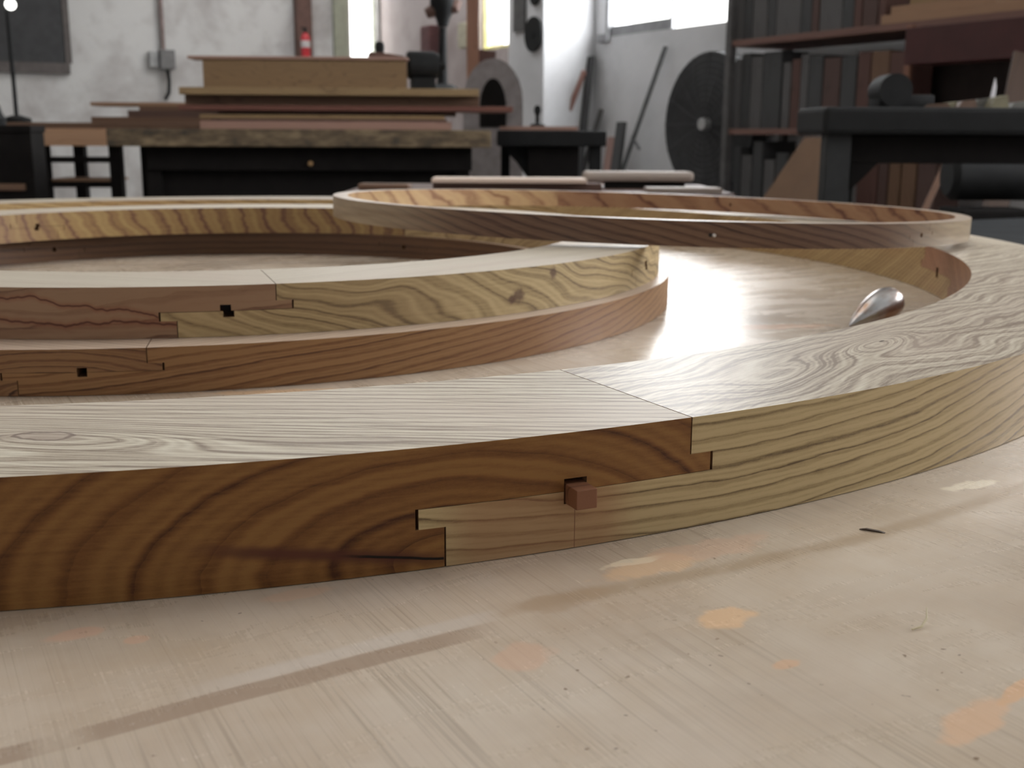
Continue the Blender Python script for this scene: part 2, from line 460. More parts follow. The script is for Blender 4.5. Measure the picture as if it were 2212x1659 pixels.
# in the table frame x = E, y = D
TX0, TX1, TY0, TY1 = -2.1, 1.515, -0.25, 2.72
obj('tabletop', box(TX0, TX1, TY0, TY1, TABLE_Z - 0.018, TABLE_Z, bev=0.0015), table_material(), wt)
frame_w = boardwood('pine_frame', (0.42, 0.30, 0.19), (0.28, 0.18, 0.10), 40)
bm = bmesh.new()
bx(bm, TX0 + .06, TX1 - .06, TY0 + .06, TY0 + .10, .64, .732); bx(bm, TX0 + .06, TX1 - .06, TY1 - .10, TY1 - .06, .64, .732)
bx(bm, TX0 + .06, TX0 + .10, TY0 + .10, TY1 - .10, .64, .732); bx(bm, TX1 - .10, TX1 - .06, TY0 + .10, TY1 - .10, .64, .732)
obj('apron', bm, frame_w, wt)
for lx in (TX0 + .14, TX1 - .14):
    for ly in (TY0 + .14, TY1 - .14):
        obj('leg', box(lx - .035, lx + .035, ly - .035, ly + .035, 0, .732, bev=.003), frame_w, wt)

# ------------------------------------------------------------------ large ring
BIG = (-2.16, 7.742)
def chordg(cx, cy, ax, ay, freq):
    """nested ovals round (cx, cy) in metres, ax/ay their stretch"""
    def g(m, s, z):
        u = (s - cx) * (1 / ax); v = (z - cy) * (1 / ay)
        return (u * u + v * v).sqrt() * freq
    return g
def sloped(k, freq, k2=0.0, s0=0.0):
    def g(m, s, z):
        r = z - (s - s0) * k
        if k2: r = r - (s - s0) * (s - s0) * k2
        return r * freq
    return g
def ex_left(m, s, z, col):
    # long dark check near the bottom edge and its reddish halo
    s0, s1 = -7.10 * S, -6.747 * S
    t = (s - s0) * (1 / (s1 - s0))
    zc = 0.0150 + t * -0.0105 + (m.noise(m.vec(s * 60, 0.0, 0.0), 1.0, 2) - 0.5) * 0.0022
    d = (z - zc).abs()
    on = t.gt(0.0) * t.lt(1.0)
    halo = (1 - d.step(0.0006, 0.0050)) * (1 - (t - 0.25).abs().step(0.4, 1.1)) * 0.9
    col = m.mix(halo, col, (0.10, 0.03, 0.018))
    return m.mix((1 - d.step(0.0004, 0.0009)) * t.step(0.25, 0.5) * t.lt(1.0), col, (0.008, 0.005, 0.004))
def ex_right(m, s, z, col):
    l = (1 - (s + 6.405 * S).abs().step(0.00012, 0.0004)) * z.lt(0.0205)
    col = m.mix(l * 0.85, col, (0.05, 0.035, 0.03))
    red = (1 - ((s + 6.50 * S) * (1 / 0.060)).abs().step(0.5, 1.0)) * z.lt(0.0298)
    return m.mix(red * 0.55, col, (0.33, 0.15, 0.075))
def ex_pencil_top(m, s, z, col): return col
mL_side = ringwood('amber_face', chordg(-6.72 * S, 0.004, 0.104, 0.046, 3.6), AMBER, seed=1, wob=(7, 16, 0.20), extra=ex_left, fibamt=.22, sharp=.22, w2=.5, sec=.16, bw=.42, lift=.20, spec=.3, fade=.7)
def gR(m, s, z):
    ds = s + 5.95 * S
    return (z - ds * ds * 0.36) * 125
mR_side = ringwood('grey_olive_face', gR, GREYO, seed=2, wob=(6, 30, 0.38), extra=ex_right, fibamt=.3, w2=.6, sharp=.2, spec=.3)
def topknot(kx, ky, amp, sig, slope, freq):
    def g(m, s, z):
        dx = s - kx; dy = z - ky
        r2 = (dx * dx) * (1 / (sig[0] ** 2)) + (dy * dy) * (1 / (sig[1] ** 2))
        e = (r2 * -1).exp()
        return (z + dx * slope) * freq + e * amp
    return g
# local top frame of segment 0 (-125.5..-65.5, mid -95.5) and 1 (-65.5..-5.5, mid -35.5)
JO = [-65.55 + 60 * k for k in range(6)]
def tf(theta, r, mid):
    a = math.radians(theta - mid); return (r * math.sin(a) * S, r * math.cos(a) * S)
k0 = tf(-78.5, 5.266, -95.55); k1 = tf(-48.2, 5.17, -35.55)
def swirl(s, z, cx, cy, rx, ry, amp):
    u = (s - cx) * (1 / rx); v = (z - cy) * (1 / ry)
    return ((u * u + v * v) * -1).exp() * amp
def top0(m, s, z):
    return (z + s * 0.12) * 115 + swirl(s, z, k0[0], k0[1], 0.075, 0.022, 6.5) + swirl(s, z, k0[0] + 0.17, k0[1] - .012, 0.09, 0.014, 1.6)
def top1(m, s, z):
    n = m.noise(m.vec(s, z, 2.0), 8, 1) * 4
    return (z - s * 0.20) * 62 + n + swirl(s, z, k1[0] - .004, k1[1], 0.050, 0.016, 5.5) + swirl(s, z, k1[0] - 0.14, k1[1] - .01, 0.05, 0.018, -2.4)
def ex_k0(m, s, z, col):
    u = (s - k0[0]) * (1 / 0.017); v = (z - k0[1]) * (1 / 0.010)
    r = (u * u + v * v).sqrt() + (m.noise(m.vec(s, z, 0.0), 90, 2) - 0.5) * 0.7
    col = m.mix((1 - r.step(0.5, 1.5)) * 0.6, col, (0.42, 0.34, 0.28))
    return m.mix((1 - (r - 0.75).abs().step(0.03, 0.16)) * 0.7, col, (0.16, 0.11, 0.09))
def ex_k1(m, s, z, col):
    u = (s - k1[0] - 0.006) * (1 / 0.0045); v = (z - k1[1]) * (1 / 0.0012)
    r = (u * u + v * v).sqrt()
    return m.mix((1 - r.step(0.6, 1.3)) * 0.9, col, (0.05, 0.035, 0.025))
mL_top = ringwood('pale_top', top0, PALE, seed=3, wob=(4, 40, 0.22), rough=0.50, fib=(9, 330), extra=ex_k0, fibamt=.75, lift=.04, sharp=.3, spec=.35, bw=.45)
mR_top = ringwood('pale_figured_top', top1, PALE, seed=4, wob=(7, 30, 0.30), rough=0.42, fib=(14, 400), extra=ex_k1, fibamt=.5, lift=.06, sharp=.35, spec=.35, bw=.34)
mY_side = ringwood('yellow_inner_face', sloped(-0.5, 150, 0), OLIVE, seed=5, wob=(6, 30, .3))
mY2_side = ringwood('honey_face', sloped(0.15, 90, 0), OLIVE, seed=6, wob=(6, 30, .5))
def ex_red(m, s, z, col): return col
mRed = ringwood('reddish_inner_face', sloped(0.6, 110), REDB, seed=8, wob=(12, 40, .5))
ring = empty('large_ring', (0, 0, 0), 'largest pale wooden ring, wide and thick, lying flat on the plywood around the others', 'wooden ring')
place(ring, BIG, 0)
segs = arc_ring(None, 4.927, 5.598, 0.002, 0.299, JO, 3.47, 0.68, 0.050, (0.32, 0.032))
for k, (a, b, quads) in enumerate(segs):
    mid = (a + b) / 2
    n = k % 6                                  # 0: -65..-5 (right), 5: -125..-65 (left)
    side = {0: mR_side, 5: mL_side, 1: mY_side, 2: mY2_side, 3: mY2_side, 4: mL_side}[n]
    top = {0: mR_top, 5: mL_top}.get(n, mL_top if n % 2 else mR_top)
    if n == 0:                                 # reddish inside wall on the right-hand segment
        q2 = [(g_, 3 if (g_ == 'in' and q[0][0] > -25) else m_, q) for g_, m_, q in quads]
        build_segment('ring_segment', q2, [side, top, inner_dark, mRed], ring, mid)
    else:
        build_segment('ring_segment', quads, [side, top, inner_dark], ring, mid)

# square peg sticking out of the front joint
def radial(c, R, th, z): return Vector(((c[0] + R * math.cos(math.radians(th))) * S, (c[1] + R * math.sin(math.radians(th))) * S, TABLE_Z + z * S))
peg_m = boardwood('red_peg_wood', (0.23, 0.095, 0.045), (0.12, 0.042, 0.02), 90, 'y')
th = -65.53; P = radial(BIG, 5.598, th, 0.119)
peg = obj('square_peg', box(-.0056, .0056, -.030, .0115, 0, .0098, bev=.0004), peg_m, None, P, math.radians(th - 90))
tag(peg, 'small square red-brown peg sticking out of the front joint of the largest ring', 'peg')
#@@STACK
# ------------------------------------------------------------------ stacked pair of rings
UPC = (-1.903, 7.311); LOC = (-2.049, 7.292)
def kn(m, s, z, col):
    # dark knot at the right end of the outer face, small eyes around it
    for (a, zz, rx, rz_) in ((-2.081, 0.355, .006, .008), (-2.32, 0.27, .010, .009), (-2.36, 0.25, .006, .006)):
        u = (s - a * S) * (1 / rx); v = (z - zz * S) * (1 / rz_)
        r = (u * u + v * v).sqrt() + (m.noise(m.vec(s, z, 0.0), 160, 2) - 0.5) * 1.2
        col = m.mix((1 - r.step(0.3, 1.1)) * 0.8, col, (0.09, 0.04, 0.025))
    return col
def vein(m, s, z, col):
    # wandering dark red veins of the left-hand segment
    for (a, b, sd, w) in ((0.060, -0.12, 1.0, .0011), (0.049, -0.05, 5.0, .0013)):
        zc = a + (s + 0.82) * b + (m.noise(m.vec(s * 13, 0.0, sd), 1.0, 4, .6) - 0.5) * 0.034
        d = (z - zc).abs()
        col = m.mix((1 - d.step(w * .5, w * 4)) * 0.5, col, (0.26, 0.09, 0.045))
        col = m.mix((1 - d.step(w * .3, w)) * 0.85, col, (0.085, 0.022, 0.014))
    return col
u_red = ringwood('veined_red_face', sloped(0.1, 60), ((0.335, 0.215, 0.135), (0.27, 0.16, 0.098), (0.14, 0.07, 0.045), (0.36, 0.185, 0.095)), seed=11, wob=(4, 14, .6), extra=vein)
def gu(m, s, z):
    ds = s + 3.2 * S
    n = m.noise(m.vec(s * 9, z * 20, 3.0), 1.0, 1)
    return (z + ds * 0.30 - ds * ds * 0.9 * s.lt(-3.2 * S)) * 75 + n * 5
u_ol = ringwood('olive_face', gu, GREYO, seed=12, wob=(5, 10, .45), extra=kn, w2=.2, sharp=.35, bw=.42, lift=.16)
u_y = ringwood('banded_yellow_face', sloped(2.2, 13), ((0.40, 0.275, 0.115), (0.30, 0.18, 0.075), (0.16, 0.075, 0.045), (0.26, 0.14, 0.075)), seed=13, wob=(5, 16, .55), sharp=.5, w2=.15, bw=.5, lift=.12)
u_top = ringwood('pale_top_smooth', top0, ((0.60, 0.54, 0.44), (0.50, 0.43, 0.34), (0.36, 0.28, 0.21), (0.52, 0.40, 0.33)), seed=14, wob=(4, 20, .3), rough=.5, spec=.4)  # tops of the stacked rings: paler colour holds part of the light on them
l_br = ringwood('brown_face', sloped(0.10, 135, 0.05, -0.8), ((0.33, 0.18, 0.078), (0.22, 0.105, 0.042), (0.10, 0.04, 0.018), (0.17, 0.066, 0.03)), seed=15, wob=(4, 22, .55), w2=.4, fibamt=.35)
l_dk = ringwood('dark_brown_face', chordg(-0.90, 0.0, .10, .03, 6), DEEP, seed=16, wob=(8, 30, .4))
l_in = ringwood('shaded_inner_face', sloped(0.0, 90), ((0.14, 0.07, 0.032), (0.09, 0.04, 0.019), (0.035, 0.014, 0.007), (0.08, 0.032, 0.016)), seed=17)  # shade inside the lower ring put into this darker colour
l_top = ringwood('tan_top', top0, ((0.60, 0.47, 0.37), (0.52, 0.39, 0.29), (0.36, 0.25, 0.17), (0.55, 0.40, 0.30)), seed=18, wob=(4, 20, .3), rough=.4)
upper = empty('upper_ring', (0, 0, 0), 'medium ring with dark red veins and square holes, on top of the stacked pair', 'wooden ring'); place(upper, UPC, 0)
for k, (a, b, quads) in enumerate(arc_ring(None, 2.296, 2.830, 0.1868, 0.398, [-75.0, -20.3, 68.0, 140.7, 212.0], 4.05, 1.33, 0.036, (0.45, 0.026), gap=.035, hgap=.002, sh=.12)):
    side = [u_ol, u_ol, u_y, u_y, u_red][k]
    # the inner wall of the far segments
    build_segment('ring_segment', quads, [side, u_top, inner_dark], upper, (a + b) / 2)
lower = empty('lower_ring', (0, 0, 0), 'darker brown ring underneath, the bottom one of the stacked pair', 'wooden ring'); place(lower, LOC, 0)
for k, (a, b, quads) in enumerate(arc_ring(None, 2.369, 3.034, 0.002, 0.1857, [-82.85, -10.9, 61.1, 133.0, 205.0], 4.65, 1.1, 0.030, (0.36, 0.018), gap=.035, hgap=.0012)):
    side = [l_br, l_br, l_dk, l_dk, l_dk][k]
    q2 = [(g_, 3 if g_ == 'in' else m_, q) for g_, m_, q in quads]
    build_segment('ring_segment', q2, [side, l_top, inner_dark, l_in], lower, (a + b) / 2)

# ------------------------------------------------------------------ thin ring propped on top
def ex_hoop(m, s, z, col):
    R0 = 2.284 * S
    a = s.step(R0 * math.radians(-64), R0 * math.radians(-34)); b = 1 - s.step(R0 * math.radians(-150), R0 * math.radians(-118))
    lum = m.noise(m.vec(s * 9, z * 150, 2.0), 1.0, 3)
    return m.mix(a.max(b) * 0.8, col, m.ramp(lum, [(0.3, (0.30, 0.225, 0.14)), (0.65, (0.46, 0.37, 0.245))]))
t_out = ringwood('walnut_face', sloped(-0.22, 110, 0), ((0.20, 0.115, 0.07), (0.13, 0.068, 0.042), (0.045, 0.02, 0.015), (0.10, 0.046, 0.03)), seed=21, wob=(3, 14, .6), rough=.35, extra=ex_hoop, w2=.3, sharp=.25)
t_right = ringwood('light_walnut_face', sloped(-0.15, 150, 0.3), ((0.46, 0.37, 0.24), (0.35, 0.25, 0.15), (0.18, 0.10, 0.06), (0.36, 0.22, 0.13)), seed=22, wob=(6, 30, .5), rough=.35)
t_in = ringwood('warm_inner_face', sloped(0.5, 26), ((0.36, 0.205, 0.115), (0.30, 0.155, 0.085), (0.12, 0.045, 0.028), (0.30, 0.13, 0.07)), seed=23, wob=(5, 12, .7), rough=.32, w2=.2, sharp=.35)
t_inl = ringwood('golden_inner_face', sloped(0.6, 26), ((0.55, 0.38, 0.20), (0.46, 0.30, 0.16), (0.24, 0.12, 0.06), (0.42, 0.22, 0.13)), seed=24, wob=(5, 12, .7), rough=.32, w2=.2, sharp=.35)
t_top = ringwood('thin_ring_edge', top0, ((0.46, 0.38, 0.30), (0.40, 0.31, 0.24), (0.27, 0.19, 0.13), (0.38, 0.28, 0.22)), seed=25, rough=.4)
thin = empty('thin_ring', (0, 0, 0), 'thin dark walnut hoop resting aslant on the other rings', 'wooden ring')
TC = Vector((0.967, 8.496, 0.3765)); ta, tb = -0.026, -0.014
nrm = Vector((-ta, -tb, 1)).normalized(); xa = Vector((1, 0, ta)).normalized(); ya = nrm.cross(xa)
thin.matrix_world = Matrix.Translation((TC.x * S, TC.y * S, TABLE_Z + TC.z * S)) @ Matrix((xa, ya, nrm)).transposed().to_4x4()
for k, (a, b, quads) in enumerate(arc_ring(None, 2.182, 2.284, 0.0, 0.142, [-170.0, -50.0, 62.0], 2.2, 0.9, 0.02, (0.25, 0.012), gap=.03, hgap=.001)):
    q2 = []
    for g_, m_, q in quads:
        if g_ == 'in': m_ = 4 if k == 2 and q[0][0] > 105 else 3
        q2.append((g_, m_, q))
    build_segment('ring_segment', q2, [t_out, t_top, inner_dark, t_in, t_inl], thin, (a + b) / 2)
# loose end of a broken dowel in its outer face
dw = bmesh.new(); tube(dw, [(0, 0, 0), (0, -.004, 0)], .0018, 10)
th = math.radians(-86.6)
pdw = thin.matrix_world @ Vector((2.284 * S * math.cos(th), 2.284 * S * math.sin(th), .0135))
dwo = obj('dowel_end', dw, plain('chalk_white', (.72, .70, .68)), None)
dwo.parent = thin; dwo.location = (2.284 * S * math.cos(th), 2.284 * S * math.sin(th), .0135)
dwo['label'] = 'whitish dowel end'
dh = bmesh.new(); tube(dh, [(0, .001, 0), (0, -.0004, 0)], .0022, 10)
th = math.radians(-87.1)
dho = obj('dowel_hole', dh, plain('hole_shade', (.012, .01, .008)), None); dho.parent = thin  # black disc on the surface paints the shade inside the hole
dho.location = (2.284 * S * math.cos(th), 2.284 * S * math.sin(th), .0135)

# ------------------------------------------------------------------ plumb bob
steel = Mat('steel_reflections', 0.30, 1.0)
x, y, z = steel.coords()
nn = steel.noise(steel.vec(x * 60, y * 60, z * 25), 1.0, 3, 0.6)
steel.color(steel.ramp(nn, [(0.40, (0.46, 0.46, 0.47)), (0.62, (0.30, 0.19, 0.13))]))  # brown patches are reflections painted into the steel colour
bob = bmesh.new()
prof = [(r_ * 1.4, z_ * 1.3) for r_, z_ in [(0, 0), (.0009, .001), (.0045, .009), (.0078, .018), (.0104, .027), (.0122, .037), (.0130, .046), (.0127, .053), (.0112, .059), (.0080, .063), (.0040, .0645), (.0038, .069), (0, .069)]]
lathe(bob, prof, 40)
def ontable(px, py, z=0.0):
    d = raydir(px, py); t = (TABLE_Z + z - EYE.z) / d.z; return EYE + d * t
tip = ontable(1834, 705, 0.0065)
axis = Vector((0.064, 0.050, 0.0232)).normalized()
zz = axis; xx = Vector((0, 0, 1)).cross(zz).normalized(); yy = zz.cross(xx)
bo = obj('plumb_bob', bob, steel.m, None, smooth=True)
bo.matrix_world = Matrix.Translation(tip) @ Matrix((xx, yy, zz)).transposed().to_4x4()
tag(bo, 'polished steel plumb bob with a pointed tip, lying inside the largest ring', 'plumb bob')
# wood sliver and curled shaving on the plywood
sv = bmesh.new(); prism(sv, [(-.006, 0), (-.0025, .0009), (.004, .0006), (.007, 0)], -.0009, .0009)
o = obj('wood_sliver', sv, plain('sliver_dark', (.07, .045, .03)), None, ontable(1882, 1147) + Vector((0, 0, .0001)), -0.45)
tag(o, 'dark wood sliver lying on the plywood at right', 'wood sliver')
sh = bmesh.new(); tube(sh, [(-.006, 0, .0006), (-.001, .001, .001), (.003, .004, .003), (.005, .008, .006)], [.0003, .0005, .0005, .0002], 6)
o = obj('wood_shaving', sh, plain('shaving_pale', (.70, .62, .42)), None, ontable(1998, 1360), 0.2)
tag(o, 'tiny pale curled wood shaving on the plywood', 'wood shaving')
# ------------------------------------------------------------------ room shell
def plaster(name, c, dirt, scale=1.4):
    m = Mat(name, 0.85)
    x, y, z = m.coords()
    n = m.noise(m.vec(x, y, z), scale, 5, 0.6, 0.4); n2 = m.noise(m.vec(x, y, z + 4), scale * 3.3, 4, 0.6)
    col = m.ramp(n, [(0.30, dirt), (0.52, c), (0.8, [min(1, q * 1.1) for q in c])])
    col = m.mix((n2 - 0.52).clamp() * 2.2, col, dirt)
    m.color(col); return m.m
wall_m = plaster('limewashed_wall', (0.62, 0.61, 0.60), (0.36, 0.33, 0.32))
wall_m2 = plaster('right_wall_plaster', (0.70, 0.70, 0.715), (0.54, 0.54, 0.55), 1.0)
wall_brown = plaster('stained_wall', (0.36, 0.31, 0.30), (0.24, 0.19, 0.18), 1.2)
floor_m = plaster('concrete_floor', (0.30, 0.29, 0.27), (0.16, 0.15, 0.14), 1.5)
HC = 3.6
def struct(name, bm, m, **k):
    o = obj(name, bm, m, **k); o['kind'] = 'structure'; return o
# right-wall frame: local x = towards camera along the wall (-D), local y = outwards (E)
RW = math.atan2(-D.y, -D.x)
def wallbox(x0, x1, y0, y1, z0, z1): return box(x0, x1, -y1, -y0, z0, z1)   # local y points into the room for rz=RW
# rotation RW sends local x to -D and local y to E
def wb2(bm, x0, x1, y0, y1, z0, z1): return bx(bm, x0, x1, y0, y1, z0, z1)
def tw(px, py, y_=0.0):                     # metres towards the camera along the right wall, and height
    p = online(px, py, WALL0 + E * y_, -D); return (p - WALL0).dot(-D), p.z
W1 = dict(x0=tw(1308, 60)[0], x1=1.62, z0=tw(1450, 62)[1], z1=2.95)      # window beside the shelf
W2 = dict(x0=tw(1037, 60)[0], x1=-1.20, z0=tw(1065, 106)[1], z1=3.0)     # far narrow window
W3 = dict(x0=5.1, x1=7.4, z0=1.5, z1=2.8)          # window out of frame, beside the work table
def wall_with_holes(name, xa, xb, holes, m, origin, rz, th=.22, zt=HC):
    bm = bmesh.new(); xs = xa
    for h in sorted(holes, key=lambda q: q['x0']):
        bx(bm, xs, h['x0'], 0, th, 0, zt)
        bx(bm, h['x0'], h['x1'], 0, th, 0, h['z0']); bx(bm, h['x0'], h['x1'], 0, th, h['z1'], zt)
        xs = h['x1']
    bx(bm, xs, xb, 0, th, 0, zt)
    return struct(name, bm, m, loc=origin, rz=rz)
RWZ = math.atan2(-D.y, -D.x)
wall_with_holes('wall_right', -3.84, -0.50, [W2], wall_brown, WALL0, RWZ)
wall_with_holes('wall_right', -0.50, 8.6, [W1, W3], wall_m2, WALL0, RWZ)
corner = WALL0 + D * 3.84
# end wall: local x runs along E from the far left to the corner
cw = lambda px: (online(px, 60, corner, E) - corner).dot(E)
W4 = dict(x0=cw(756), x1=cw(814), z0=1.45, z1=3.0)
wall_with_holes('wall_back', -6.6, 0.22, [W4], wall_m, corner, math.atan2(E.y, E.x))
struct('wall_left', box(-.2, 0, -12.6, 0.2, 0, HC), wall_m, loc=corner - E * 6.6, rz=math.atan2(E.y, E.x))
struct('wall_front', box(-6.8, 0.2, -.2, 0, 0, HC), wall_m, loc=corner - D * 12.4, rz=math.atan2(E.y, E.x))
struct('floor', box(-6.8, 0.2, -12.6, 0.2, -.1, 0), floor_m, loc=corner, rz=math.atan2(E.y, E.x))
struct('ceiling', box(-6.8, 0.2, -12.6, 0.2, HC, HC + .1), plaster('ceiling_paint', (0.60, 0.60, 0.58), (0.5, 0.5, 0.48)), loc=corner, rz=math.atan2(E.y, E.x))
# pillar standing out from the right wall
pil = box(-.52, -.03, -.41, 0, 0, HC, bev=.006)
struct('trim_1', pil, wall_m2, loc=WALL0, rz=RWZ)
# made-up frames under the ceiling, round the two added fill lights
for i_, (cx_, cy_, hx, hy) in enumerate(((-0.6, 2.2, 1.1, 1.3), (-1.3, 8.9, .9, 1.0))):
    bm = bmesh.new()
    for a_, b_, c_, d_ in ((cx_ - hx - .06, cx_ - hx, cy_ - hy - .06, cy_ + hy + .06), (cx_ + hx, cx_ + hx + .06, cy_ - hy - .06, cy_ + hy + .06), (cx_ - hx, cx_ + hx, cy_ - hy - .06, cy_ - hy), (cx_ - hx, cx_ + hx, cy_ + hy, cy_ + hy + .06)):
        bx(bm, a_, b_, c_, d_, HC - .12, HC)
    struct('window_%d' % (5 + i_), bm, plain('window_frame_grey', (.26, .26, .27), .5))  # not real windows: frames only, added to go with the fill lights
# windows: frame, sashes, panes
glass = Mat('frosted_glass', 0.4); glass.b.inputs['Transmission Weight'].default_value = 1.0
gm = bpy.data.materials.new('window_glass'); gm.use_nodes = True
gt = gm.node_tree; gt.nodes.clear()
go = gt.nodes.new('ShaderNodeOutputMaterial'); gx = gt.nodes.new('ShaderNodeMixShader'); g1 = gt.nodes.new('ShaderNodeBsdfTransparent'); g2 = gt.nodes.new('ShaderNodeBsdfGlossy')
g2.inputs['Roughness'].default_value = .05; gx.inputs[0].default_value = .06
gt.links.new(g1.outputs[0], gx.inputs[1]); gt.links.new(g2.outputs[0], gx.inputs[2]); gt.links.new(gx.outputs[0], go.inputs[0])
def tinted(name, c):
    m = bpy.data.materials.new(name); m.use_nodes = True; t = m.node_tree; t.nodes.clear()
    o = t.nodes.new('ShaderNodeOutputMaterial'); g = t.nodes.new('ShaderNodeBsdfTransparent'); g.inputs[0].default_value = (*c, 1)
    t.links.new(g.outputs[0], o.inputs[0]); return m
frame_grey = plain('window_frame_grey', (.26, .26, .27), .5)
def window(name, W, origin, rz, n, fm, pane=None, sill=True, fw=.05):
    r = empty(name, origin, rz=rz); r['kind'] = 'structure'
    x0, x1, z0, z1 = W['x0'], W['x1'], W['z0'], W['z1']
    bm = bmesh.new()
    bx(bm, x0, x0 + fw, .03, .10, z0, z1); bx(bm, x1 - fw, x1, .03, .10, z0, z1)
    bx(bm, x0 + fw, x1 - fw, .03, .10, z0, z0 + fw); bx(bm, x0 + fw, x1 - fw, .03, .10, z1 - fw, z1)
    obj('window_frame', bm, fm, r)
    if sill: obj('window_sill', box(x0 - .08, x1 + .02, -.05, .03, z0 - .035, z0, bev=.004), fm, r)
    w = (x1 - x0 - 2 * fw) / n
    for i in range(n):
        a = x0 + fw + i * w
        s = bmesh.new(); t = .010
        bx(s, a, a + t, .05, .08, z0 + fw, z1 - fw); bx(s, a + w - t, a + w, .05, .08, z0 + fw, z1 - fw)
        bx(s, a + t, a + w - t, .05, .08, z0 + fw, z0 + fw + t); bx(s, a + t, a + w - t, .05, .08, z1 - fw - t, z1 - fw)
        so = obj('sash', s, fm, r)
        obj('pane', box(a + t, a + w - t, .063, .067, z0 + fw + t, z1 - fw - t), pane or gm, so)
    return r
w1 = empty('window_1', WALL0, rz=RWZ); w1['kind'] = 'structure'
a_, b_, m_, zl, zh = W1['x0'], W1['x1'], tw(1444, 50)[0], W1['z0'], W1['z1']
bm = bmesh.new(); bx(bm, a_, a_ + .035, .0, .06, zl, zh); bx(bm, m_ - .012, m_ + .012, .02, .05, zl, zh); bx(bm, b_ - .03, b_, .02, .06, zl, zh); bx(bm, a_, b_, .0, .06, zh - .04, zh)
obj('window_frame', bm, frame_grey, w1)
so = obj('sash', box(a_ + .035, m_ - .012, .02, .05, zl, zl + .068), frame_grey, w1)
obj('pane', box(a_ + .035, m_ - .012, .033, .037, zl + .068, zh - .04), gm, so)
obj('pane', box(m_ + .012, b_ - .03, .033, .037, zl, zh - .04), gm, w1)
obj('sill_bracket', box(a_ - .06, a_ + .06, -.03, .0, zl - .035, zl + .02, bev=.004), frame_grey, w1)
window('window_2', W2, WALL0, RWZ, 1, plain('window_frame_yellow', (.62, .60, .30), .5), sill=False, fw=.02)
window('window_3', W3, WALL0, RWZ, 3, frame_grey)
window('window_4', W4, corner, math.atan2(E.y, E.x), 1, plain('window_frame_green', (.40, .42, .34), .5), sill=False, fw=.01)
# ------------------------------------------------------------------ workshop behind
dark_m = plain('blackened_wood', (.009, .0075, .007), .9)
dark_m.node_tree.nodes['Principled BSDF'].inputs['Specular IOR Level'].default_value = .2
iron_m = plain('dark_iron', (.011, .0115, .012), .75)
iron_m.node_tree.nodes['Principled BSDF'].inputs['Specular IOR Level'].default_value = .3
rust_m = plain('rusty_iron', (.13, .07, .055), .7)
grey_m = plain('grey_metal', (.16, .165, .17), .5)
slabw = boardwood('figured_slab', (.22, .135, .065), (.085, .048, .026), 11, cath=3.0)
tan = boardwood('tan_board', (.34, .20, .12), (.21, .12, .065), 30)
pinkw = boardwood('pinkish_board', (.34, .20, .155), (.22, .12, .09), 30)
redw = boardwood('red_board', (.16, .06, .042), (.09, .032, .024), 30)
brn = boardwood('brown_board', (.17, .095, .058), (.085, .045, .03), 26)
yel = boardwood('yellow_board', (.28, .185, .09), (.15, .088, .042), 16, cath=1.2)
def worn_wood():
    m = Mat('worn_bench_wood', .8); x, y, z = m.coords()
    a = m.noise(m.vec(x * 5, y * 5, z * 12), 1.6, 5, .65); b = m.noise(m.vec(x * 14, y, z * 90), 1.0, 3)
    m.color(m.ramp(a * .75 + b * .3, [(.38, (.035, .028, .022)), (.52, (.12, .085, .05)), (.68, (.27, .20, .12))])); return m.m
worn = worn_wood()
darkbr = boardwood('dark_brown_board', (.11, .06, .045), (.05, .026, .02), 26)
greyw = boardwood('weathered_grey_board', (.105, .10, .10), (.055, .052, .052), 40, 'z')
greyd = boardwood('dark_grey_board', (.06, .06, .062), (.03, .03, .032), 40, 'z')
redz = boardwood('red_brown_upright', (.105, .05, .04), (.055, .025, .02), 30, 'z')
tanz = boardwood('tan_upright', (.16, .088, .052), (.095, .05, .03), 30, 'z')

# ---- long workbench in the middle
P49 = front(4.9, 4)
bt = online(650, 300, *P49)
bench = empty('workbench', (bt.x, bt.y, 0), 'long dark workbench with a worn thick top, under the pile of boards', 'workbench', rz=math.radians(4))
bz1 = .972; bz0 = .900
obj('bench_top', box(-.800, .800, 0, .95, bz0, bz1, bev=.006), worn, bench)
obj('apron', box(-.66, .72, .08, .11, bz0 - .10, bz0, bev=.004), dark_m, bench)
obj('drawer_case', box(-.62, .66, .14, .85, .40, bz0 - .10, bev=.004), dark_m, bench)
for lx in (-.64, .68):
    for ly in (.10, .80):
        obj('leg', box(lx - .03, lx + .03, ly, ly + .07, 0, bz0, bev=.004), dark_m, bench)
kn_ = bmesh.new(); lathe(kn_, [(0, 0), (.008, 0), (.006, .01), (.012, .018), (.008, .026), (0, .027)], 12, Matrix.Rotation(math.radians(90), 4, 'X'))
obj('knob', kn_, plain('brass', (.45, .28, .14), .4, .6), bench, Vector((.03, .08, .83)))

# ---- pile of boards on it (bottom to top)
def board(Y, x0, x1, z0, h, dep, mat, label, yaw=3, tilt=0.0, name='board', group='boards piled on the workbench', roll=0):
    pl = front(Y, yaw)
    A = online(x0, 230, *pl); B = online(x1, 230, *pl); m = (A + B) / 2
    w = (Vector((B.x, B.y)) - Vector((A.x, A.y))).length
    bm = box(-w / 2, w / 2, 0, dep, 0, h, Matrix.Rotation(math.radians(tilt), 4, 'Y') if tilt else None, .002)
    o = obj(name, bm, mat, None, Vector((m.x, m.y, z0)), math.radians(yaw))
    return tag(o, label, 'board', group)
z = bz1 + .0005
board(4.96, 430, 975, z, .033, .40, pinkw, 'wide pinkish-grey board lying lowest on the workbench'); z += .0335
board(5.00, 455, 965, z, .011, .30, darkbr, 'dark thin filler in the shaded gap directly over the lowest wide board'); z += .0115  # shade of a gap in the pile, built as a dark board
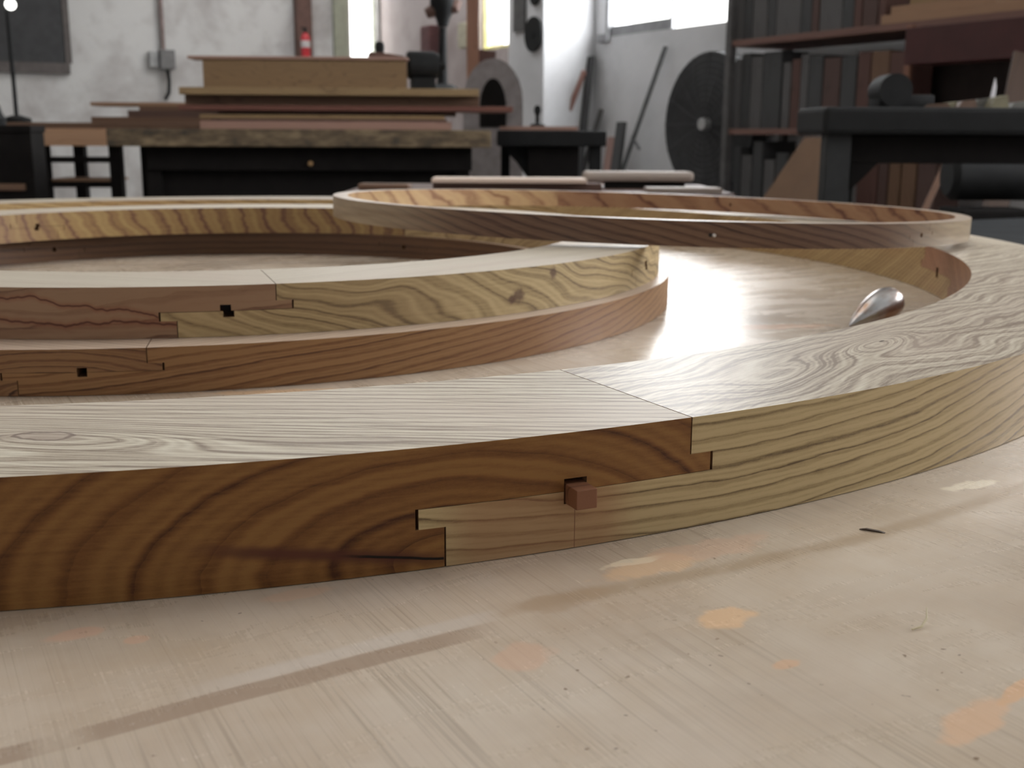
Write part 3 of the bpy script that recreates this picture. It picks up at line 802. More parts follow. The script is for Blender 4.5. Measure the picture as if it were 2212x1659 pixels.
board(5.00, 430, 960, z, .016, .34, yel, 'thin yellowish board low in the pile, above a dark gap'); z += .0165
board(5.05, 470, 985, z, .016, .30, darkbr, 'dark filler board in a shaded gap in the middle of the pile'); z += .0165  # dark colour stands for the shade between the boards
board(4.98, 385, 1108, z, .022, .34, redw, 'long red-brown board through the middle of the pile, poking out at right'); z += .0225
board(5.02, 400, 1035, z, .040, .30, brn, 'thick brown board below the yellow one', yaw=2); z += .0405
board(4.94, 388, 1035, z, .030, .34, yel, 'long yellow-tan board near the top of the pile'); z += .0305
big_z = z
board(5.00, 442, 878, z, .118, .09, slabw, 'short tall yellowish-brown slab standing on edge on the pile', yaw=2); z += .1185
board(4.99, 410, 882, z, .012, .14, pinkw, 'thin pale slat on top of the pile, jutting out at left', yaw=2)
# boards jutting out on the left of the pile, resting on the neighbouring bench
bb = online(120, 268, *front(5.9, 2))
lb_z = 1.005
# ---- bench on the left
lbench = empty('side_bench', (bb.x, bb.y, 0), 'dark low bench with a pale plank apron at far left', 'workbench', rz=math.radians(2))
obj('bench_top', box(-.36, .95, 0, .7, lb_z - .03, lb_z, bev=.004), brn, lbench)
obj('front_plank', box(-.14, .31, -.012, .012, lb_z - .115, lb_z - .03, bev=.003), boardwood('pale_orange_plank', (.60, .36, .22), (.45, .25, .14), 20), lbench)
for lx in (-.10, .27, .9):
    for ly in (.04, .6):
        obj('leg', box(lx - .03, lx + .03, ly, ly + .06, 0, lb_z - .03, bev=.004), dark_m, lbench)
obj('rail', box(-.07, .24, .05, .08, .805, .835), dark_m, lbench)
obj('rail', box(-.07, .24, .05, .08, .68, .71), dark_m, lbench)
obj('shelf_board', box(-.07, .24, .08, .35, .71, .722), tan, lbench)
z = lb_z + .0005
for i, (x0, x1, h, m_, l) in enumerate((
        (195, 520, .030, brn, 'lowest brown board jutting left from behind the pile'),
        (275, 560, .032, darkbr, 'dark brown board, middle one of those jutting left behind the pile'),
        (300, 560, .022, brn, 'brown board second from the top of those jutting left behind the pile'),
        (195, 560, .018, tan, 'upper tan board jutting furthest left behind the pile'))):
    board(6.0 + .01 * i, x0, x1, z, h, .25, m_, l, yaw=2, group='boards jutting out behind the pile'); z += h + .0005
# dark cabinet at the left edge
cb = online(15, 268, *front(5.2, 2))
cab = empty('cabinet', (cb.x, cb.y, 0), 'black wooden cabinet cut off by the left edge of the photo', 'cabinet', rz=math.radians(2))
obj('body', box(-.35, .10, 0, .16, 0, .955, bev=.004), dark_m, cab)
obj('cabinet_top', box(-.37, .105, -.01, .17, .955, .985, bev=.004), dark_m, cab)
obj('ledge', box(-.33, .06, -.02, 0, .70, .73, bev=.003), brn, cab)
jk = bmesh.new(); 
lathe(jk, [(0, 0), (.06, 0), (.065, .03), (.05, .05), (.04, .09), (0, .095)], 20)
o = obj('vise', jk, iron_m, None, Vector((cb.x - .10, cb.y + .07, .9855)), smooth=True); tag(o, 'dark iron vise body on the black cabinet at far left', 'vise')

# ---- things on the far walls
BACKW = (corner - D * 0.0, E)
bk = lambda o_: (corner - D * o_, E)
def onback(name, x0, x1, y0, y1, o_, th_, mat, label=None, cat=None, group=None, **k):
    return slab(name, bk(o_), x0, x1, y0, y1, th_, mat, label, cat, group, **k)
pA = online(-60, 150, *bk(.05)); pB = online(152, 150, *bk(.05)); zb = online(60, 158, *bk(.05)).z
bd = empty('blackboard', (pB.x, pB.y, 0), 'dark wall board with a greyish-brown frame at upper left', 'board', rz=math.atan2(E.y, E.x))
wbd = 1.15
obj('panel', box(-wbd + .03, -.03, .01, .035, zb + .09, zb + 1.2), plain('slate_black', (.035, .035, .037), .6), bd)
fr = bmesh.new(); bx(fr, -wbd, 0, 0, .04, zb, zb + .09); bx(fr, -.03, .02, 0, .04, zb + .09, zb + 1.2); bx(fr, -wbd, -wbd + .03, 0, .04, zb + .09, zb + 1.2)
obj('board_frame', fr, plain('brown_grey_frame', (.10, .085, .08), .6), bd)
# lamp on a rod in front of the board
lp = at(30, 185, 5.9)
lamp = empty('work_lamp', (lp.x, lp.y, lb_z), 'lit round work lamp on a thin black rod, top left corner', 'lamp')
t_ = at(27, 10, 5.9)
bm = bmesh.new(); tube(bm, [(0, 0, .0), (0, 0, t_.z - lb_z - .03)], .011, 8); lathe(bm, [(0, 0), (.07, 0), (.07, .02), (.02, .035), (0, .036)], 16)
obj('pole', bm, iron_m, lamp)
em = bpy.data.materials.new('lit_bulb'); em.use_nodes = True
em.node_tree.nodes['Principled BSDF'].inputs['Emission Color'].default_value = (1, 1, .95, 1); em.node_tree.nodes['Principled BSDF'].inputs['Emission Strength'].default_value = 3.0
bm = bmesh.new(); bmesh.ops.create_uvsphere(bm, u_segments=16, v_segments=10, radius=.026)
obj('bulb', bm, em, lamp, Vector((t_.x - lp.x - .01, t_.y - lp.y, t_.z - lb_z)), smooth=True)
# pipe with switch box
pp = online(350, 60, *bk(.04))
cz = lambda py, px=350: online(px, py, *bk(.04)).z
pipe = empty('conduit', (pp.x, pp.y, 0), 'brownish conduit pipe running down the wall to a grey switch box', 'conduit', rz=math.atan2(E.y, E.x))
bm = bmesh.new(); tube(bm, [(0, 0, cz(110)), (0, 0, HC)], .018, 10); obj('pipe', bm, plain('brown_pipe', (.22, .16, .15), .6), pipe)
obj('switch_box', box(-.045, .085, -.07, .035, cz(150), cz(108), bev=.008), plain('box_grey', (.17, .165, .165), .5), pipe)
obj('cover', box(-.13, -.05, -.03, .035, cz(146), cz(112), bev=.008), plain('box_light', (.36, .36, .36), .5), pipe)
bm = bmesh.new(); tube(bm, [(.02, -.02, cz(150)), (.03, -.02, cz(175)), (.02, -.03, cz(200)), (-.02, -.05, cz(215))], .016, 8); obj('cable', bm, iron_m, pipe)
# brown post on the wall with the red extinguisher
slab('post', bk(.12), 644, 676, -40, 240, .10, rust_m, 'dark brown vertical post on the end wall behind the red extinguisher', 'post', z1=HC - .001, bev=.004)
ex = online(661, 122, *bk(.30))
exz = online(661, 124, *bk(.30)).z
exo = empty('fire_extinguisher', (ex.x, ex.y, exz), 'small red fire extinguisher with a pale label, against the dark post', 'fire extinguisher')
bm = bmesh.new(); lathe(bm, [(0, 0), (.040, 0), (.042, .01), (.042, .17), (.03, .20), (.012, .215), (0, .216)], 20)
obj('tank', bm, plain('extinguisher_red', (.50, .03, .04), .35), exo, smooth=True)
bm = bmesh.new(); lathe(bm, [(.0428, .085), (.0430, .085), (.0430, .145), (.0428, .145)], 20); obj('paper_label', bm, plain('label_grey', (.55, .52, .52), .5), exo, smooth=True)
bm = bmesh.new(); lathe(bm, [(0, .216), (.014, .216), (.014, .25), (0, .251)], 12); bx(bm, -.04, .02, -.008, .008, .25, .262); obj('valve', bm, iron_m, exo)
obj('bracket', box(-.03, .03, .03, .085, .04, .16), iron_m, exo)
# greenish shutter beside the bright end window
slab('shutter', bk(.06), 722, 752, -60, 150, .05, plain('green_grey_paint', (.34, .35, .27), .6, var=.12), 'pale greenish shutter edge left of the tall bright window', 'shutter', bev=.004)

# ---- machine cluster left of the yellow window
Pm = front(7.2, 0)
mz = lambda px, py, Y=7.2: at(px, py, Y)
dp = mz(955, 190)
mach = empty('bench_drill', (dp.x, dp.y, 0), 'dark bench drill on a column, beside the brown wall strip', 'drill press')
def rel(px, py, Y=7.2): 
    p = at(px, py, Y); return Vector((p.x - dp.x, p.y - dp.y, p.z))
bm = bmesh.new(); tube(bm, [rel(955, 200), rel(957, 60)], [.035, .022], 14); obj('column', bm, iron_m, mach)
bm = bmesh.new(); c_ = rel(957, 58); lathe(bm, [(0, 0), (.03, 0), (.045, .05), (.078, .12), (.08, .16), (0, .162)], 24, Matrix.Translation(c_)); obj('drill_head', bm, iron_m, mach, smooth=True)
bm = bmesh.new(); tube(bm, [rel(920, 30), rel(945, 18), rel(985, 12), rel(992, 0)], [.03, .05, .045, .02], 10); obj('belt_cover', bm, rust_m, mach, smooth=True)
bm = bmesh.new(); lathe(bm, [(0, 0), (.13, 0), (.13, .04), (.06, .08), (0, .081)], 20); p_ = rel(955, 200)
obj('base', bm, iron_m, mach, Vector((0, 0, p_.z - .03)))
stz = p_.z - .03
st = empty('machine_stand', (dp.x, dp.y, 0), 'rust-brown stand under the dark bench drill', 'stand')
obj('stand_top', box(-.25, .28, -.2, .2, stz - .04, stz, bev=.004), rust_m, st)
for lx in (-.2, .23):
    for ly in (-.16, .16): obj('leg', box(lx - .025, lx + .025, ly - .025, ly + .025, 0, stz - .04), rust_m, st)
o = slab('coat', (WALL0 - E * .101, -D), 907, 928, 55, 122, .10, plain('maroon_cloth', (.085, .035, .035), .9), 'dark maroon bundle hanging on the wall left of the bench drill', 'cloth', bev=.02)
o = slab('fuse_box', (WALL0 - E * .101, -D), 988, 1008, 48, 104, .10, plain('beige_box', (.32, .29, .21), .5), 'beige box on the wall right of the bench drill', 'box', bev=.01)
slab('brown_board_strip', front(8.3), 1008, 1034, -60, 200, .05, boardwood('orange_brown_upright', (.34, .17, .11), (.22, .10, .065), 20, 'z'), 'upright orange-brown plank left of the yellow-framed window', 'plank', z1=3.2)
slab('wall_plank', front(8.5), 1018, 1060, 110, 225, .05, redz, 'dark red plank leaning below the yellow-framed window', 'plank', tilt=6)
mo = at(913, 168, 5.14)
bm = bmesh.new(); lathe(bm, [(0, -.07), (.05, -.07), (.06, -.06), (.06, .05), (.05, .07), (.015, .075), (.015, .10), (0, .10)], 24, Matrix.Rotation(math.radians(90), 4, 'Y'))
bx(bm, -.05, .05, -.05, .05, -.10, -.055)
moo = obj('electric_motor', bm, iron_m, None, Vector((mo.x, mo.y, big_z + .107)), .2, smooth=True)
tag(moo, 'dark electric motor at the right end of the standing slab', 'motor')
# hand plane on the slab's right end
hp = at(828, 135, 5.12)
pz = big_z + .1185 + .0125
plane_ = empty('hand_plane', (hp.x, hp.y + .0, pz), 'old dark hand plane lying on top of the tall slab', 'hand plane')
obj('plane_body', prism(bmesh.new(), [(-.06, 0), (.09, 0), (.09, .012), (.03, .022), (-.05, .03), (-.065, .018)], -.03, .03), rust_m, plane_)
bm = bmesh.new(); lathe(bm, [(0, .025), (.018, .025), (.022, .05), (.018, .07), (0, .078)], 16, Matrix.Translation((-.015, 0, 0))); obj('knob', bm, iron_m, plane_, smooth=True)
# arched machine housing right of the machines
ah = at(1065, 228, 6.6)
hous = empty('bandsaw_housing', (ah.x, ah.y, 0), 'grey arched machine housing with a dark round-topped opening', 'machine')
ap = [(-.17, .2), (-.17, ah.z + .02)] + [(-.17 * math.cos(t * math.pi / 12), ah.z + .02 + .24 * math.sin(t * math.pi / 12)) for t in range(1, 12)] + [(.17, ah.z + .02), (.17, .2)]
obj('housing', prism(bmesh.new(), ap, 0, .3), plain('pale_machine_grey', (.26, .23, .23), .5), hous)
ap = [(-.075, ah.z - .12)] + [(-.075 * math.cos(t * math.pi / 12), ah.z - .02 + .17 * math.sin(t * math.pi / 12)) for t in range(0, 13)] + [(.075, ah.z - .12)]
obj('opening', prism(bmesh.new(), ap, -.012, 0.0), dark_m, hous)  # dark plate on the front paints the shade inside the opening
obj('foot', box(-.2, .2, -.02, .32, 0, .2, bev=.01), iron_m, hous)
# round dark discs hanging on the pillar
fl = Matrix.Rotation(RWZ - math.pi / 2, 4, 'Z') @ Matrix.Rotation(math.radians(90), 4, 'Y')
PL = (WALL0 - E * .41, -D)
for i, (px, py, r_, l) in enumerate(((1152, 74, .115, 'dark round saw blade hanging on the pillar, the lower one'), (1155, -8, .06, 'small dark round disc hanging above the larger one on the pillar'))):
    p = online(px, py, WALL0 - E * .425, -D)
    bm = bmesh.new(); MM = Matrix.Rotation(math.atan2(E.y, E.x), 4, 'Z') @ Matrix.Rotation(math.radians(90), 4, 'Y')
    lathe(bm, [(0, -.012), (r_ * .2, -.012), (r_ * .2, -.006), (r_, -.006), (r_, .006), (0, .006)], 28, MM)
    o = obj('saw_blade', bm, iron_m, None, p, smooth=True); tag(o, l, 'saw blade', 'discs hanging on the pillar')
slab('wall_bar', (WALL0 - E * .43, -D), 1108, 1132, -30, 68, .02, plain('dark_grey_metal', (.10, .10, .10), .5), 'dark grey upright bar hanging on the shaded side of the pillar', 'bar')

# ---- dark table to the right of the workbench
tb = online(1150, 285, *front(5.35, 0))
tz = .975
dt = empty('machine_table', (tb.x, tb.y, 0), 'black heavy machine table right of the workbench, in front of the pillar', 'machine table')
obj('table_top', box(-.165, .345, 0, .5, tz - .072, tz, bev=.010), iron_m, dt)
obj('cabinet', box(-.02, .22, .05, .5, 0, tz - .072, bev=.006), dark_m, dt)
obj('leg', box(.27, .325, .05, .11, 0, tz - .072, bev=.004), iron_m, dt)
obj('leg', box(-.15, -.105, .40, .45, 0, tz - .072, bev=.004), iron_m, dt)
obj('bracket', prism(bmesh.new(), [(-.15, tz - .072), (-.02, tz - .072), (-.02, tz - .22), (-.07, tz - .15)], .1, .4), iron_m, dt)
o = board(5.38, 1080, 1250, tz + .0005, .018, .25, pinkw, 'thin pinkish board lying on the black machine table', yaw=0, name='board', group=None)
sp_ = at(1161, 250, 5.5)
bm = bmesh.new(); lathe(bm, [(0, 0), (.036, 0), (.034, .010), (.010, .016), (.009, .05), (.014, .06), (.018, .078), (.012, .095), (0, .10)], 20)
o = obj('spindle', bm, iron_m, None, Vector((sp_.x, sp_.y, tz + .019)), smooth=True); tag(o, 'small black spindle with a round knob on the pinkish board', 'spindle')

# ---- things leaning on the right wall
def lean(name, px0, py0, px1, py1, w, th_, mat, label, cat, off_=.06, rnd=False):
    b = online(px1, py1, WALL0 - E * off_, -D); a = online(px0, py0, WALL0 - E * off_, -D); a = online(px0, py0, WALL0 - E * (off_ + .15 * (b.z - a.z)), -D)
    d = b - a; g = a + d * (-(a.z - .0) / d.z) if a.z > 0 else a
    if name != 'wedge' : a = g
    zz = (b - a).normalized(); xx = (-D - zz * (-D).dot(zz)).normalized(); yy = zz.cross(xx)
    L = (b - a).length; bm = bmesh.new()
    if rnd: tube(bm, [(0, 0, 0), (0, 0, L)], w / 2, 10)
    else: bx(bm, -w / 2, w / 2, -th_ / 2, th_ / 2, 0, L, None, .002)
    o = obj(name, bm, mat); o.matrix_world = Matrix.Translation(a + Vector((0, 0, .012))) @ Matrix((xx, yy, zz)).transposed().to_4x4()
    return tag(o, label, cat)
lean('slat', 1222, 262, 1262, 158, .04, .02, boardwood('red_slat', (.30, .15, .12), (.2, .09, .07), 20, 'z'), 'thin reddish slat leaning on the wall corner behind the black machine table', 'slat', .15)
lean('board', 1262, 262, 1276, 126, .07, .02, greyd, 'dark narrow board leaning in the corner beside the reddish slat', 'board', .05)
lean('batten', 1290, 270, 1299, 240, .035, .02, greyw, 'short grey batten end behind the right end of the black machine table', 'batten', .05)
lean('board', 1312, 370, 1322, 300, .08, .02, boardwood('pink_upright', (.34, .21, .18), (.24, .13, .11), 20, 'z'), 'short pinkish board leaning against the wall right of the black machine table', 'board', .10)
lean('board', 1330, 370, 1343, 268, .08, .03, greyd, 'dark short board leaning beside the short pinkish one', 'board', .17)
rod = lean('clamp_bar', 1345, 370, 1438, 104, .030, .03, grey_m, 'long grey bar clamp leaning diagonally on the wall left of the fan', 'clamp', .03, True)
cp = online(1372, 298, WALL0 - E * .10, -D); inv = rod.matrix_world.inverted(); lc = inv @ cp
bm = bmesh.new(); tube(bm, [(-.02, 0, lc.z), (.10, 0, lc.z - .04)], .010, 8)
cj = obj('clamp_jaw', bm, grey_m, rod)
# ---- big wall fan
fp = online(1528, 268, WALL0 - E * .16, -D)
fan = empty('wall_fan', fp, 'big round dark fan with a wire grille, against the right wall', 'fan')
FM = Matrix.Rotation(math.atan2(E.y, E.x), 4, 'Z') @ Matrix.Rotation(math.radians(90), 4, 'Y')   # local z -> E (towards the wall)
R_ = .405
bm = bmesh.new(); lathe(bm, [(R_ - .02, 0), (R_, 0), (R_, .10), (R_ * .55, .13), (R_ * .5, .125), (R_ - .025, .095)], 48, FM); obj('shroud', bm, plain('fan_grey', (.035, .036, .038), .6), fan, smooth=True)
bm = bmesh.new()
for r_ in [R_ * q for q in (.18, .26, .34, .42, .50, .58, .66, .74, .82, .90, .98)]:
    tube(bm, [FM @ Vector((r_ * math.cos(t * math.pi / 24), r_ * math.sin(t * math.pi / 24), -.03 * (1 - (r_ / R_) ** 2))) for t in range(49)], .0028, 5)
for k in range(16):
    a = k * math.pi / 8; tube(bm, [FM @ Vector((r_ * math.cos(a), r_ * math.sin(a), -.03 * (1 - (r_ / R_) ** 2) - .004)) for r_ in (.03, R_ * .5, R_)], .0028, 5)
obj('grille', bm, plain('grille_wire', (.05, .05, .052), .6), fan)
for k in range(4):
    a = k * math.pi / 2 + .4; bm = bmesh.new(); q = []
    for r_, w_ in ((.06, .3), (.2, .62), (.36, .55)):
        for s_ in (-1, 1):
            aa = a + s_ * w_; q.append(FM @ Vector((r_ * math.cos(aa), r_ * math.sin(aa), .045 + s_ * .022)))
    v = [bm.verts.new(p) for p in q]; v2 = [bm.verts.new(p + E * .004) for p in q]
    for i in (0, 2):
        bm.faces.new((v[i], v[i + 1], v[i + 3], v[i + 2])); bm.faces.new((v2[i], v2[i + 1], v2[i + 3], v2[i + 2]))
    obj('blade', bm, iron_m, fan)
bm = bmesh.new(); lathe(bm, [(0, -.05), (.034, -.045), (.036, .0), (0, .0)], 20, FM); obj('hub_cap', bm, plain('hub_grey', (.42, .42, .42), .5), fan, smooth=True)
bm = bmesh.new(); lathe(bm, [(0, .0), (.05, .0), (.07, .03), (.07, .12), (0, .12)], 20, FM)
obj('motor', bm, iron_m, fan, smooth=True)
bm = bmesh.new(); lathe(bm, [(0, .10), (R_ * .56, .10), (R_ * .56, .135), (0, .135)], 40, FM)
obj('back_plate', bm, plain('fan_grey', (.035, .036, .038), .6), fan)
obj('stand', box(-.04, .04, .02, .1, -fp.z + .001, -.05, Matrix.Rotation(math.atan2(-D.y, -D.x), 4, 'Z')), iron_m, fan)

# ---- shelf rack along the right wall
rk_o = SHELF0
rack = empty('lumber_rack', (rk_o.x, rk_o.y, 0), 'tall brown and grey lumber rack along the right wall', 'shelf', rz=RWZ)
sz_up = 1.405; sz_lo = .962
steel_b = boardwood('rack_shelf_wood', (.19, .10, .078), (.12, .06, .048), 12)
obj('upper_shelf', box(1.93, 4.35, 0, .42, sz_up, sz_up + .032, bev=.003), steel_b, rack)
obj('lower_shelf', box(1.93, 4.35, 0, .42, sz_lo, sz_lo + .030, bev=.003), steel_b, rack)
obj('bottom_shelf', box(1.93, 4.35, 0, .42, .12, .15, bev=.003), steel_b, rack)
for px_ in (1.95, 4.33):
    for py_ in (.0, .39):
        obj('post', box(px_ - .028, px_ + .012, py_ - .012, py_ + .03, 0, 2.4, bev=.003), plain('post_grey', (.10, .095, .095), .6), rack)
def uprights(items, o_, z0, zt_px, pre, group, th_=.20):
    ordn = ['first', 'second', 'third', 'fourth', 'fifth', 'sixth', 'seventh', 'eighth', 'ninth', 'tenth', 'eleventh', 'twelfth', 'thirteenth', 'fourteenth', 'fifteenth', 'sixteenth', 'seventeenth', 'eighteenth']
    pl = (SHELF0 + E * o_, -D)
    for i, it in enumerate(items):
        x0, x1, ytop, m_, cn = it[:5]; tl = it[5] if len(it) > 5 else 0
        yb_ = online((x0 + x1) / 2, 200, *pl)
        slab('board', pl, x0, x1, ytop, 400, th_ * (.8 + .4 * random.random()), m_, '%s upright board %s, %s from the left' % (cn, pre, ordn[i]), 'board', group, z0=z0, tilt=tl, bev=.002)
GD, GW, RZ, TZ, DB = greyd, greyw, redz, tanz, boardwood('dark_brown_upright', (.09, .05, .042), (.045, .026, .022), 30, 'z')
uprights([(1582, 1599, -30, GW, 'grey'), (1601, 1618, -40, GD, 'dark grey'), (1620, 1650, -50, GW, 'wide grey'), (1652, 1668, -40, GD, 'narrow dark'), (1670, 1722, -60, GW, 'broad grey'), (1724, 1744, -50, GD, 'narrow dark grey'), (1746, 1760, -60, DB, 'dark brown'), (1763, 1810, -60, GW, 'pale grey'), (1812, 1834, -50, GD, 'dark'), (1836, 1852, -60, RZ, 'reddish'), (1854, 1884, -50, DB, 'dark brown'), (1887, 1900, -40, RZ, 'narrow reddish')],
         .03, sz_up + .0325, None, 'on the upper rack shelf', 'boards standing on the upper shelf')
uprights([(1584, 1596, 128, GW, 'narrow grey'), (1598, 1616, 116, GD, 'dark grey'), (1618, 1642, 122, GW, 'mid grey'), (1644, 1682, 112, GD, 'broad black'), (1686, 1702, 135, GW, 'short grey'), (1705, 1722, 128, RZ, 'narrow reddish'), (1724, 1740, 118, GW, 'grey'), (1742, 1770, 120, GD, 'black'), (1773, 1808, 125, DB, 'dark brown'), (1811, 1842, 122, GD, 'dark'), (1846, 1872, 112, RZ, 'red-brown'), (1875, 1912, 110, TZ, 'tan-brown'), (1914, 1948, 112, RZ, 'dark red')],
         .04, sz_lo + .0305, None, 'on the middle rack shelf', 'boards standing on the middle shelf')
uprights([(1585, 1598, 318, GD, 'black'), (1601, 1622, 335, GW, 'grey'), (1626, 1646, 305, GD, 'dark'), (1650, 1672, 345, GW, 'weathered'), (1676, 1700, 330, GD, 'dark grey'), (1852, 1896, 330, RZ, 'pinkish-brown'), (1899, 1918, 316, DB, 'dark brown'), (1922, 1945, 318, TZ, 'tan-brown'), (1950, 1980, 303, TZ, 'orange-brown'), (1984, 2022, 312, DB, 'dark red-brown')],
         .05, .1505, None, 'below the rack shelves', 'boards standing below the shelves')
# broad pale panel leaning in the lower bay
pn = SHELF0 - E * .06
a_ = [online(px, py, pn - E * s_, -D) for px, py, s_ in ((1640, 440, .10), (1738, 296, 0), (1815, 296, 0), (1782, 440, .10))]
dz = a_[0] - a_[1]; k_ = (a_[0].z) / (a_[1].z - a_[0].z)
f0 = a_[0] + (a_[0] - a_[1]) * k_; f3 = a_[3] + (a_[3] - a_[2]) * ((a_[3].z) / (a_[2].z - a_[3].z))
f0.z = f3.z = .004
bm = bmesh.new(); fr_ = [f0, f3, a_[2], a_[1]]
v0 = [bm.verts.new(p) for p in fr_]; v1 = [bm.verts.new(p + E * .022) for p in fr_]
bm.faces.new(v0); bm.faces.new(v1)
for i in range(4): bm.faces.new((v0[i], v0[(i + 1) % 4], v1[(i + 1) % 4], v1[i]))
o = obj('panel', bm, plain('pale_tan_panel', (.21, .118, .065), .6, var=.1, scale=5)); tag(o, 'broad pale tan panel leaning slantwise against the rack, left of the table leg', 'panel')
# deep red chest on the right of the upper shelf
slab('chest_panel', (SHELF0 - E * .16, -D), 1955, 2330, 42, 128, .14, redw if False else plain('deep_red_wood', (.06, .016, .015), .5, var=.2, scale=6), 'long deep-red board fixed across the rack at upper right', 'board', bev=.004)
slab('rack_upright', (SHELF0 - E * .036, -D), 1953, 1966, 55, 190, .02, boardwood('orange_edge_upright', (.24, .11, .07), (.16, .07, .045), 20, 'z'), 'thin orange-brown upright edge left of the long deep-red board', 'upright', z0=sz_lo + .0305)
slab('rear_panel', (SHELF0 + E * .30, -D), 1960, 2330, 132, 275, .03, plain('backing_brown', (.035, .024, .021), .8), 'dark brown backing panel below the deep-red board', 'panel', z0=sz_lo + .0305)  # plain dark brown sheet across the back of the bay
z = sz_up + .0325
for i, (x0, x1, h, dd, m_, l) in enumerate(((1905, 2225, .040, .36, TZ, 'lowest orange-brown board lying on the rack above the deep-red board'), (1925, 2150, .035, .30, tan, 'tan board lying second on the rack at top right'), (1965, 2120, .03, .25, yel, 'yellowish short board on top of those at upper right'))):
    slab('board', (SHELF0 + E * .02 * (i + 1), -D), x0, x1, 0, 30, dd, tan if i == 0 else m_, l, 'board', 'boards lying on the rack at upper right', z0=z, z1=z + h); z += h + .0005
# ---- black table at the right
P3 = front(3.05, -2)
tp = online(2040, 240, *P3)
rt = empty('sawing_table', (tp.x, tp.y, 0), 'black machine table at right with clutter on its top, in front of the rack', 'machine table')
tzz = 1.028
obj('table_top', box(-.31, .75, 0, .30, tzz - .070, tzz, bev=.012), iron_m, rt)
obj('apron', box(-.26, .70, .04, .08, tzz - .145, tzz - .070, bev=.004), dark_m, rt)
for lx, ly in ((-.262, .02), (-.19, .22), (.62, .02), (.62, .22)):
    obj('leg', box(lx - .033, lx + .033, ly, ly + .06, 0, tzz - .070, bev=.004), plain('dark_leg', (.022, .023, .024), .8), rt)
obj('brace', prism(bmesh.new(), [(-.222, tzz - .145), (-.15, tzz - .145), (-.222, tzz - .22)], .04, .07), dark_m, rt)
dm = bmesh.new(); lathe(dm, [(0, -.06), (.030, -.06), (.043, -.05), (.045, -.03), (.045, .06), (0, .06)], 28, Matrix.Translation((0, 0, .046)) @ Matrix.Rotation(math.radians(90), 4, 'X')); bx(dm, -.04, .11, -.05, .05, 0, .035, None, .006)
dp2 = at(1920, 200, 3.19)
o = obj('motor_housing', dm, iron_m, None, Vector((dp2.x, dp2.y, tzz + .0005)), smooth=True); tag(o, 'round-topped black motor housing on the table at right', 'motor')
# clutter on the table
cl_m = [plain('clutter_grey', (.15, .145, .13), .6), plain('clutter_olive', (.17, .15, .09), .6), plain('clutter_brown', (.14, .085, .06), .6), iron_m]
names_ = ['offcut', 'offcut', 'offcut', 'offcut', 'offcut', 'offcut']
for i, (px, w_, h_, m_, l) in enumerate(((2022, .07, .012, 2, 'brownish offcut lying left among the clutter on the black table'), (2052, .04, .018, 1, 'yellowish-olive offcut on the black table'), (2085, .05, .022, 2, 'brown offcut in the middle of the clutter on the black table'), (2122, .06, .030, 0, 'pale grey offcut beside the upright white sliver'), (2152, .05, .034, 1, 'olive-grey block right of the upright white sliver'), (2196, .05, .02, 0, 'grey offcut nearest the right edge on the black table'))):
    p = at(px, 235, 3.12 + .05 * (i % 2))
    bm = prism(bmesh.new(), [(-w_ / 2, 0), (w_ / 2, 0), (w_ * .38, h_), (-w_ * .3, h_ * .8)], -.02, .02)
    o = obj('offcut', bm, cl_m[m_], None, Vector((p.x, p.y, tzz + .0005)), random.uniform(-.4, .4)); tag(o, l, 'wood offcut', 'offcuts on the black table at right')
p = at(2142, 205, 3.25); bm = prism(bmesh.new(), [(-.006, 0), (.007, 0), (.011, .06), (.006, .085), (-.001, .045)], -.003, .003)
o = obj('white_sliver', bm, plain('white_chip', (.62, .60, .62), .5), None, Vector((p.x, p.y, tzz + .0005)), .1); tag(o, 'thin white upright sliver among the clutter on the black table', 'sliver')
# slanting wood behind and below the table
def slant(px0, py0, px1, py1, Y, w, th_, mat, label, name='plank'):
    a = at(px0, py0, Y); b = at(px1, py1, Y + .15); d = b - a; a = a - d * ((a.z - .002) / d.z)
    zz = (b - a).normalized(); yy = zz.cross(X_).normalized(); xx = yy.cross(zz)
    L = (b - a).length
    o = obj(name, bx(bmesh.new(), -w / 2, w / 2, -th_ / 2, th_ / 2, 0, L, None, .002), mat); o.matrix_world = Matrix.Translation(a + Vector((0, 0, .02))) @ Matrix((xx, yy, zz)).transposed().to_4x4()
    return tag(o, label, 'plank')
slant(2008, 440, 2072, 300, 4.0, .022, .02, boardwood('orange_stick', (.13, .06, .032), (.09, .04, .02), 20, 'z'), 'thin slanting orange-brown stick seen under the black table', 'stick')
slant(2175, 330, 2215, 130, 4.12, .09, .02, boardwood('amber_plank', (.05, .022, .009), (.03, .014, .006), 20, 'z'), 'amber-brown plank leaning at the right edge behind the black table')
# black drum-shaped machine behind and below the black table
dr = at(2140, 368, 3.68)
dm2 = empty('dust_drum', (dr.x, dr.y, 0), 'black lying drum seen below the black table at the right edge', 'machine')
bm = bmesh.new(); lathe(bm, [(0, -.14), (.06, -.14), (.075, -.12), (.075, .12), (.06, .14), (0, .14)], 32, Matrix.Translation((0, 0, dr.z - .02)) @ Matrix.Rotation(math.radians(90), 4, 'Y')); obj('drum', bm, iron_m, dm2, smooth=True)
obj('pedestal', box(-.12, .12, -.10, .10, 0, dr.z - .12, bev=.01), dark_m, dm2)
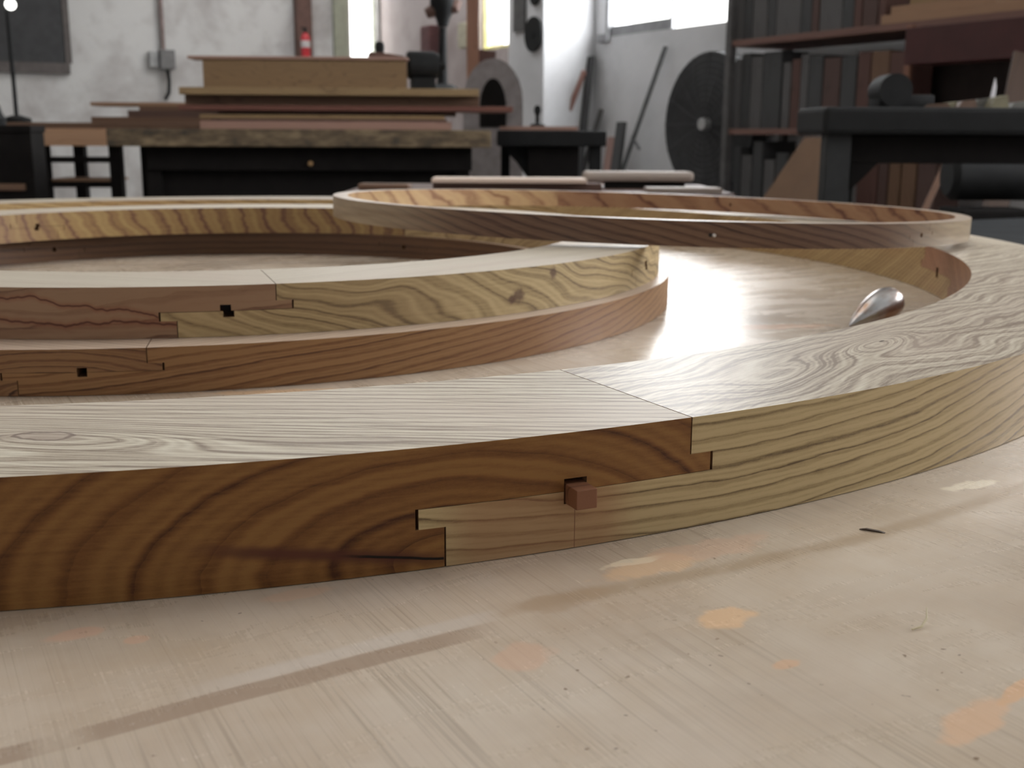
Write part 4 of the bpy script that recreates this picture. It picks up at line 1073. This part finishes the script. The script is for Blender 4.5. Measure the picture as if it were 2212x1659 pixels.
# low dark table butted against the right edge of the plywood (frame x = E, y = D)
lowz = .748
lowm = plain('dark_grey_top', (.022, .024, .026), .9)
lowm.node_tree.nodes['Principled BSDF'].inputs['Specular IOR Level'].default_value = .15
lt = empty('low_table', (0, 0, 0), 'dark grey low table top beyond the right end of the largest ring', 'table', rz=ang)
obj('tabletop', box(1.53, 2.62, .35, 1.95, lowz - .04, lowz, bev=.005), lowm, lt)
for lx in (1.60, 2.55):
    for ly in (.42, 1.88): obj('leg', box(lx - .03, lx + .03, ly - .03, ly + .03, 0, lowz - .04), iron_m, lt)
# trestle bench just beyond the work table with boards lying on it
tz2 = .792
q0 = at(1165, 400, 3.25)
tr = empty('trestle_bench', (q0.x, q0.y, 0), 'low dark brown bench right behind the rings, carrying a few boards', 'workbench')
obj('bench_top', box(-.56, .56, 0, .62, tz2 - .04, tz2, bev=.004), darkbr, tr)
for lx in (-.48, .48):
    for ly in (.04, .54): obj('leg', box(lx - .03, lx + .03, ly, ly + .05, 0, tz2 - .04), dark_m, tr)
def low(x0, x1, z, h, Y, dep, mat, label, yaw=0.0, bev=.002, name='board'):
    pl = front(Y, yaw); A = online(x0, 390, *pl); B = online(x1, 390, *pl); m_ = (A + B) / 2; w = (B - A).length
    o = obj(name, box(-w / 2, w / 2, 0, dep, 0, h, None, bev), mat, None, Vector((m_.x, m_.y, z)), math.radians(yaw))
    return tag(o, label, 'board')
palew = boardwood('pale_planed_board', (.70, .56, .46), (.55, .41, .32), 20)
gbr = boardwood('grey_beige_board', (.36, .30, .26), (.24, .19, .16), 24)
low(935, 1300, tz2 + .0005, .020, 3.40, .20, darkbr, 'dark board under the thin pale strip, right behind the thin hoop')
low(932, 1268, tz2 + .021, .013, 3.38, .16, palew, 'thin pale strip lying on a dark board right behind the thin hoop')
low(1400, 1562, tz2 + .0005, .012, 3.30, .10, gbr, 'flat grey-beige board lying right of and below the rounded one, behind the hoop')
low(1262, 1500, tz2 + .0215, .030, 3.52, .12, gbr, 'thick grey-beige board with rounded end, behind the hoop and left of the fan base', bev=.012)
low(1310, 1480, tz2 + .0005, .0205, 3.53, .10, dark_m, 'black packing board under the thick grey-beige one', name='packing_board')
low(772, 882, tz2 + .0005, .018, 3.32, .06, brn, 'short brown offcut behind the left part of the thin hoop', yaw=-6, bev=.006)
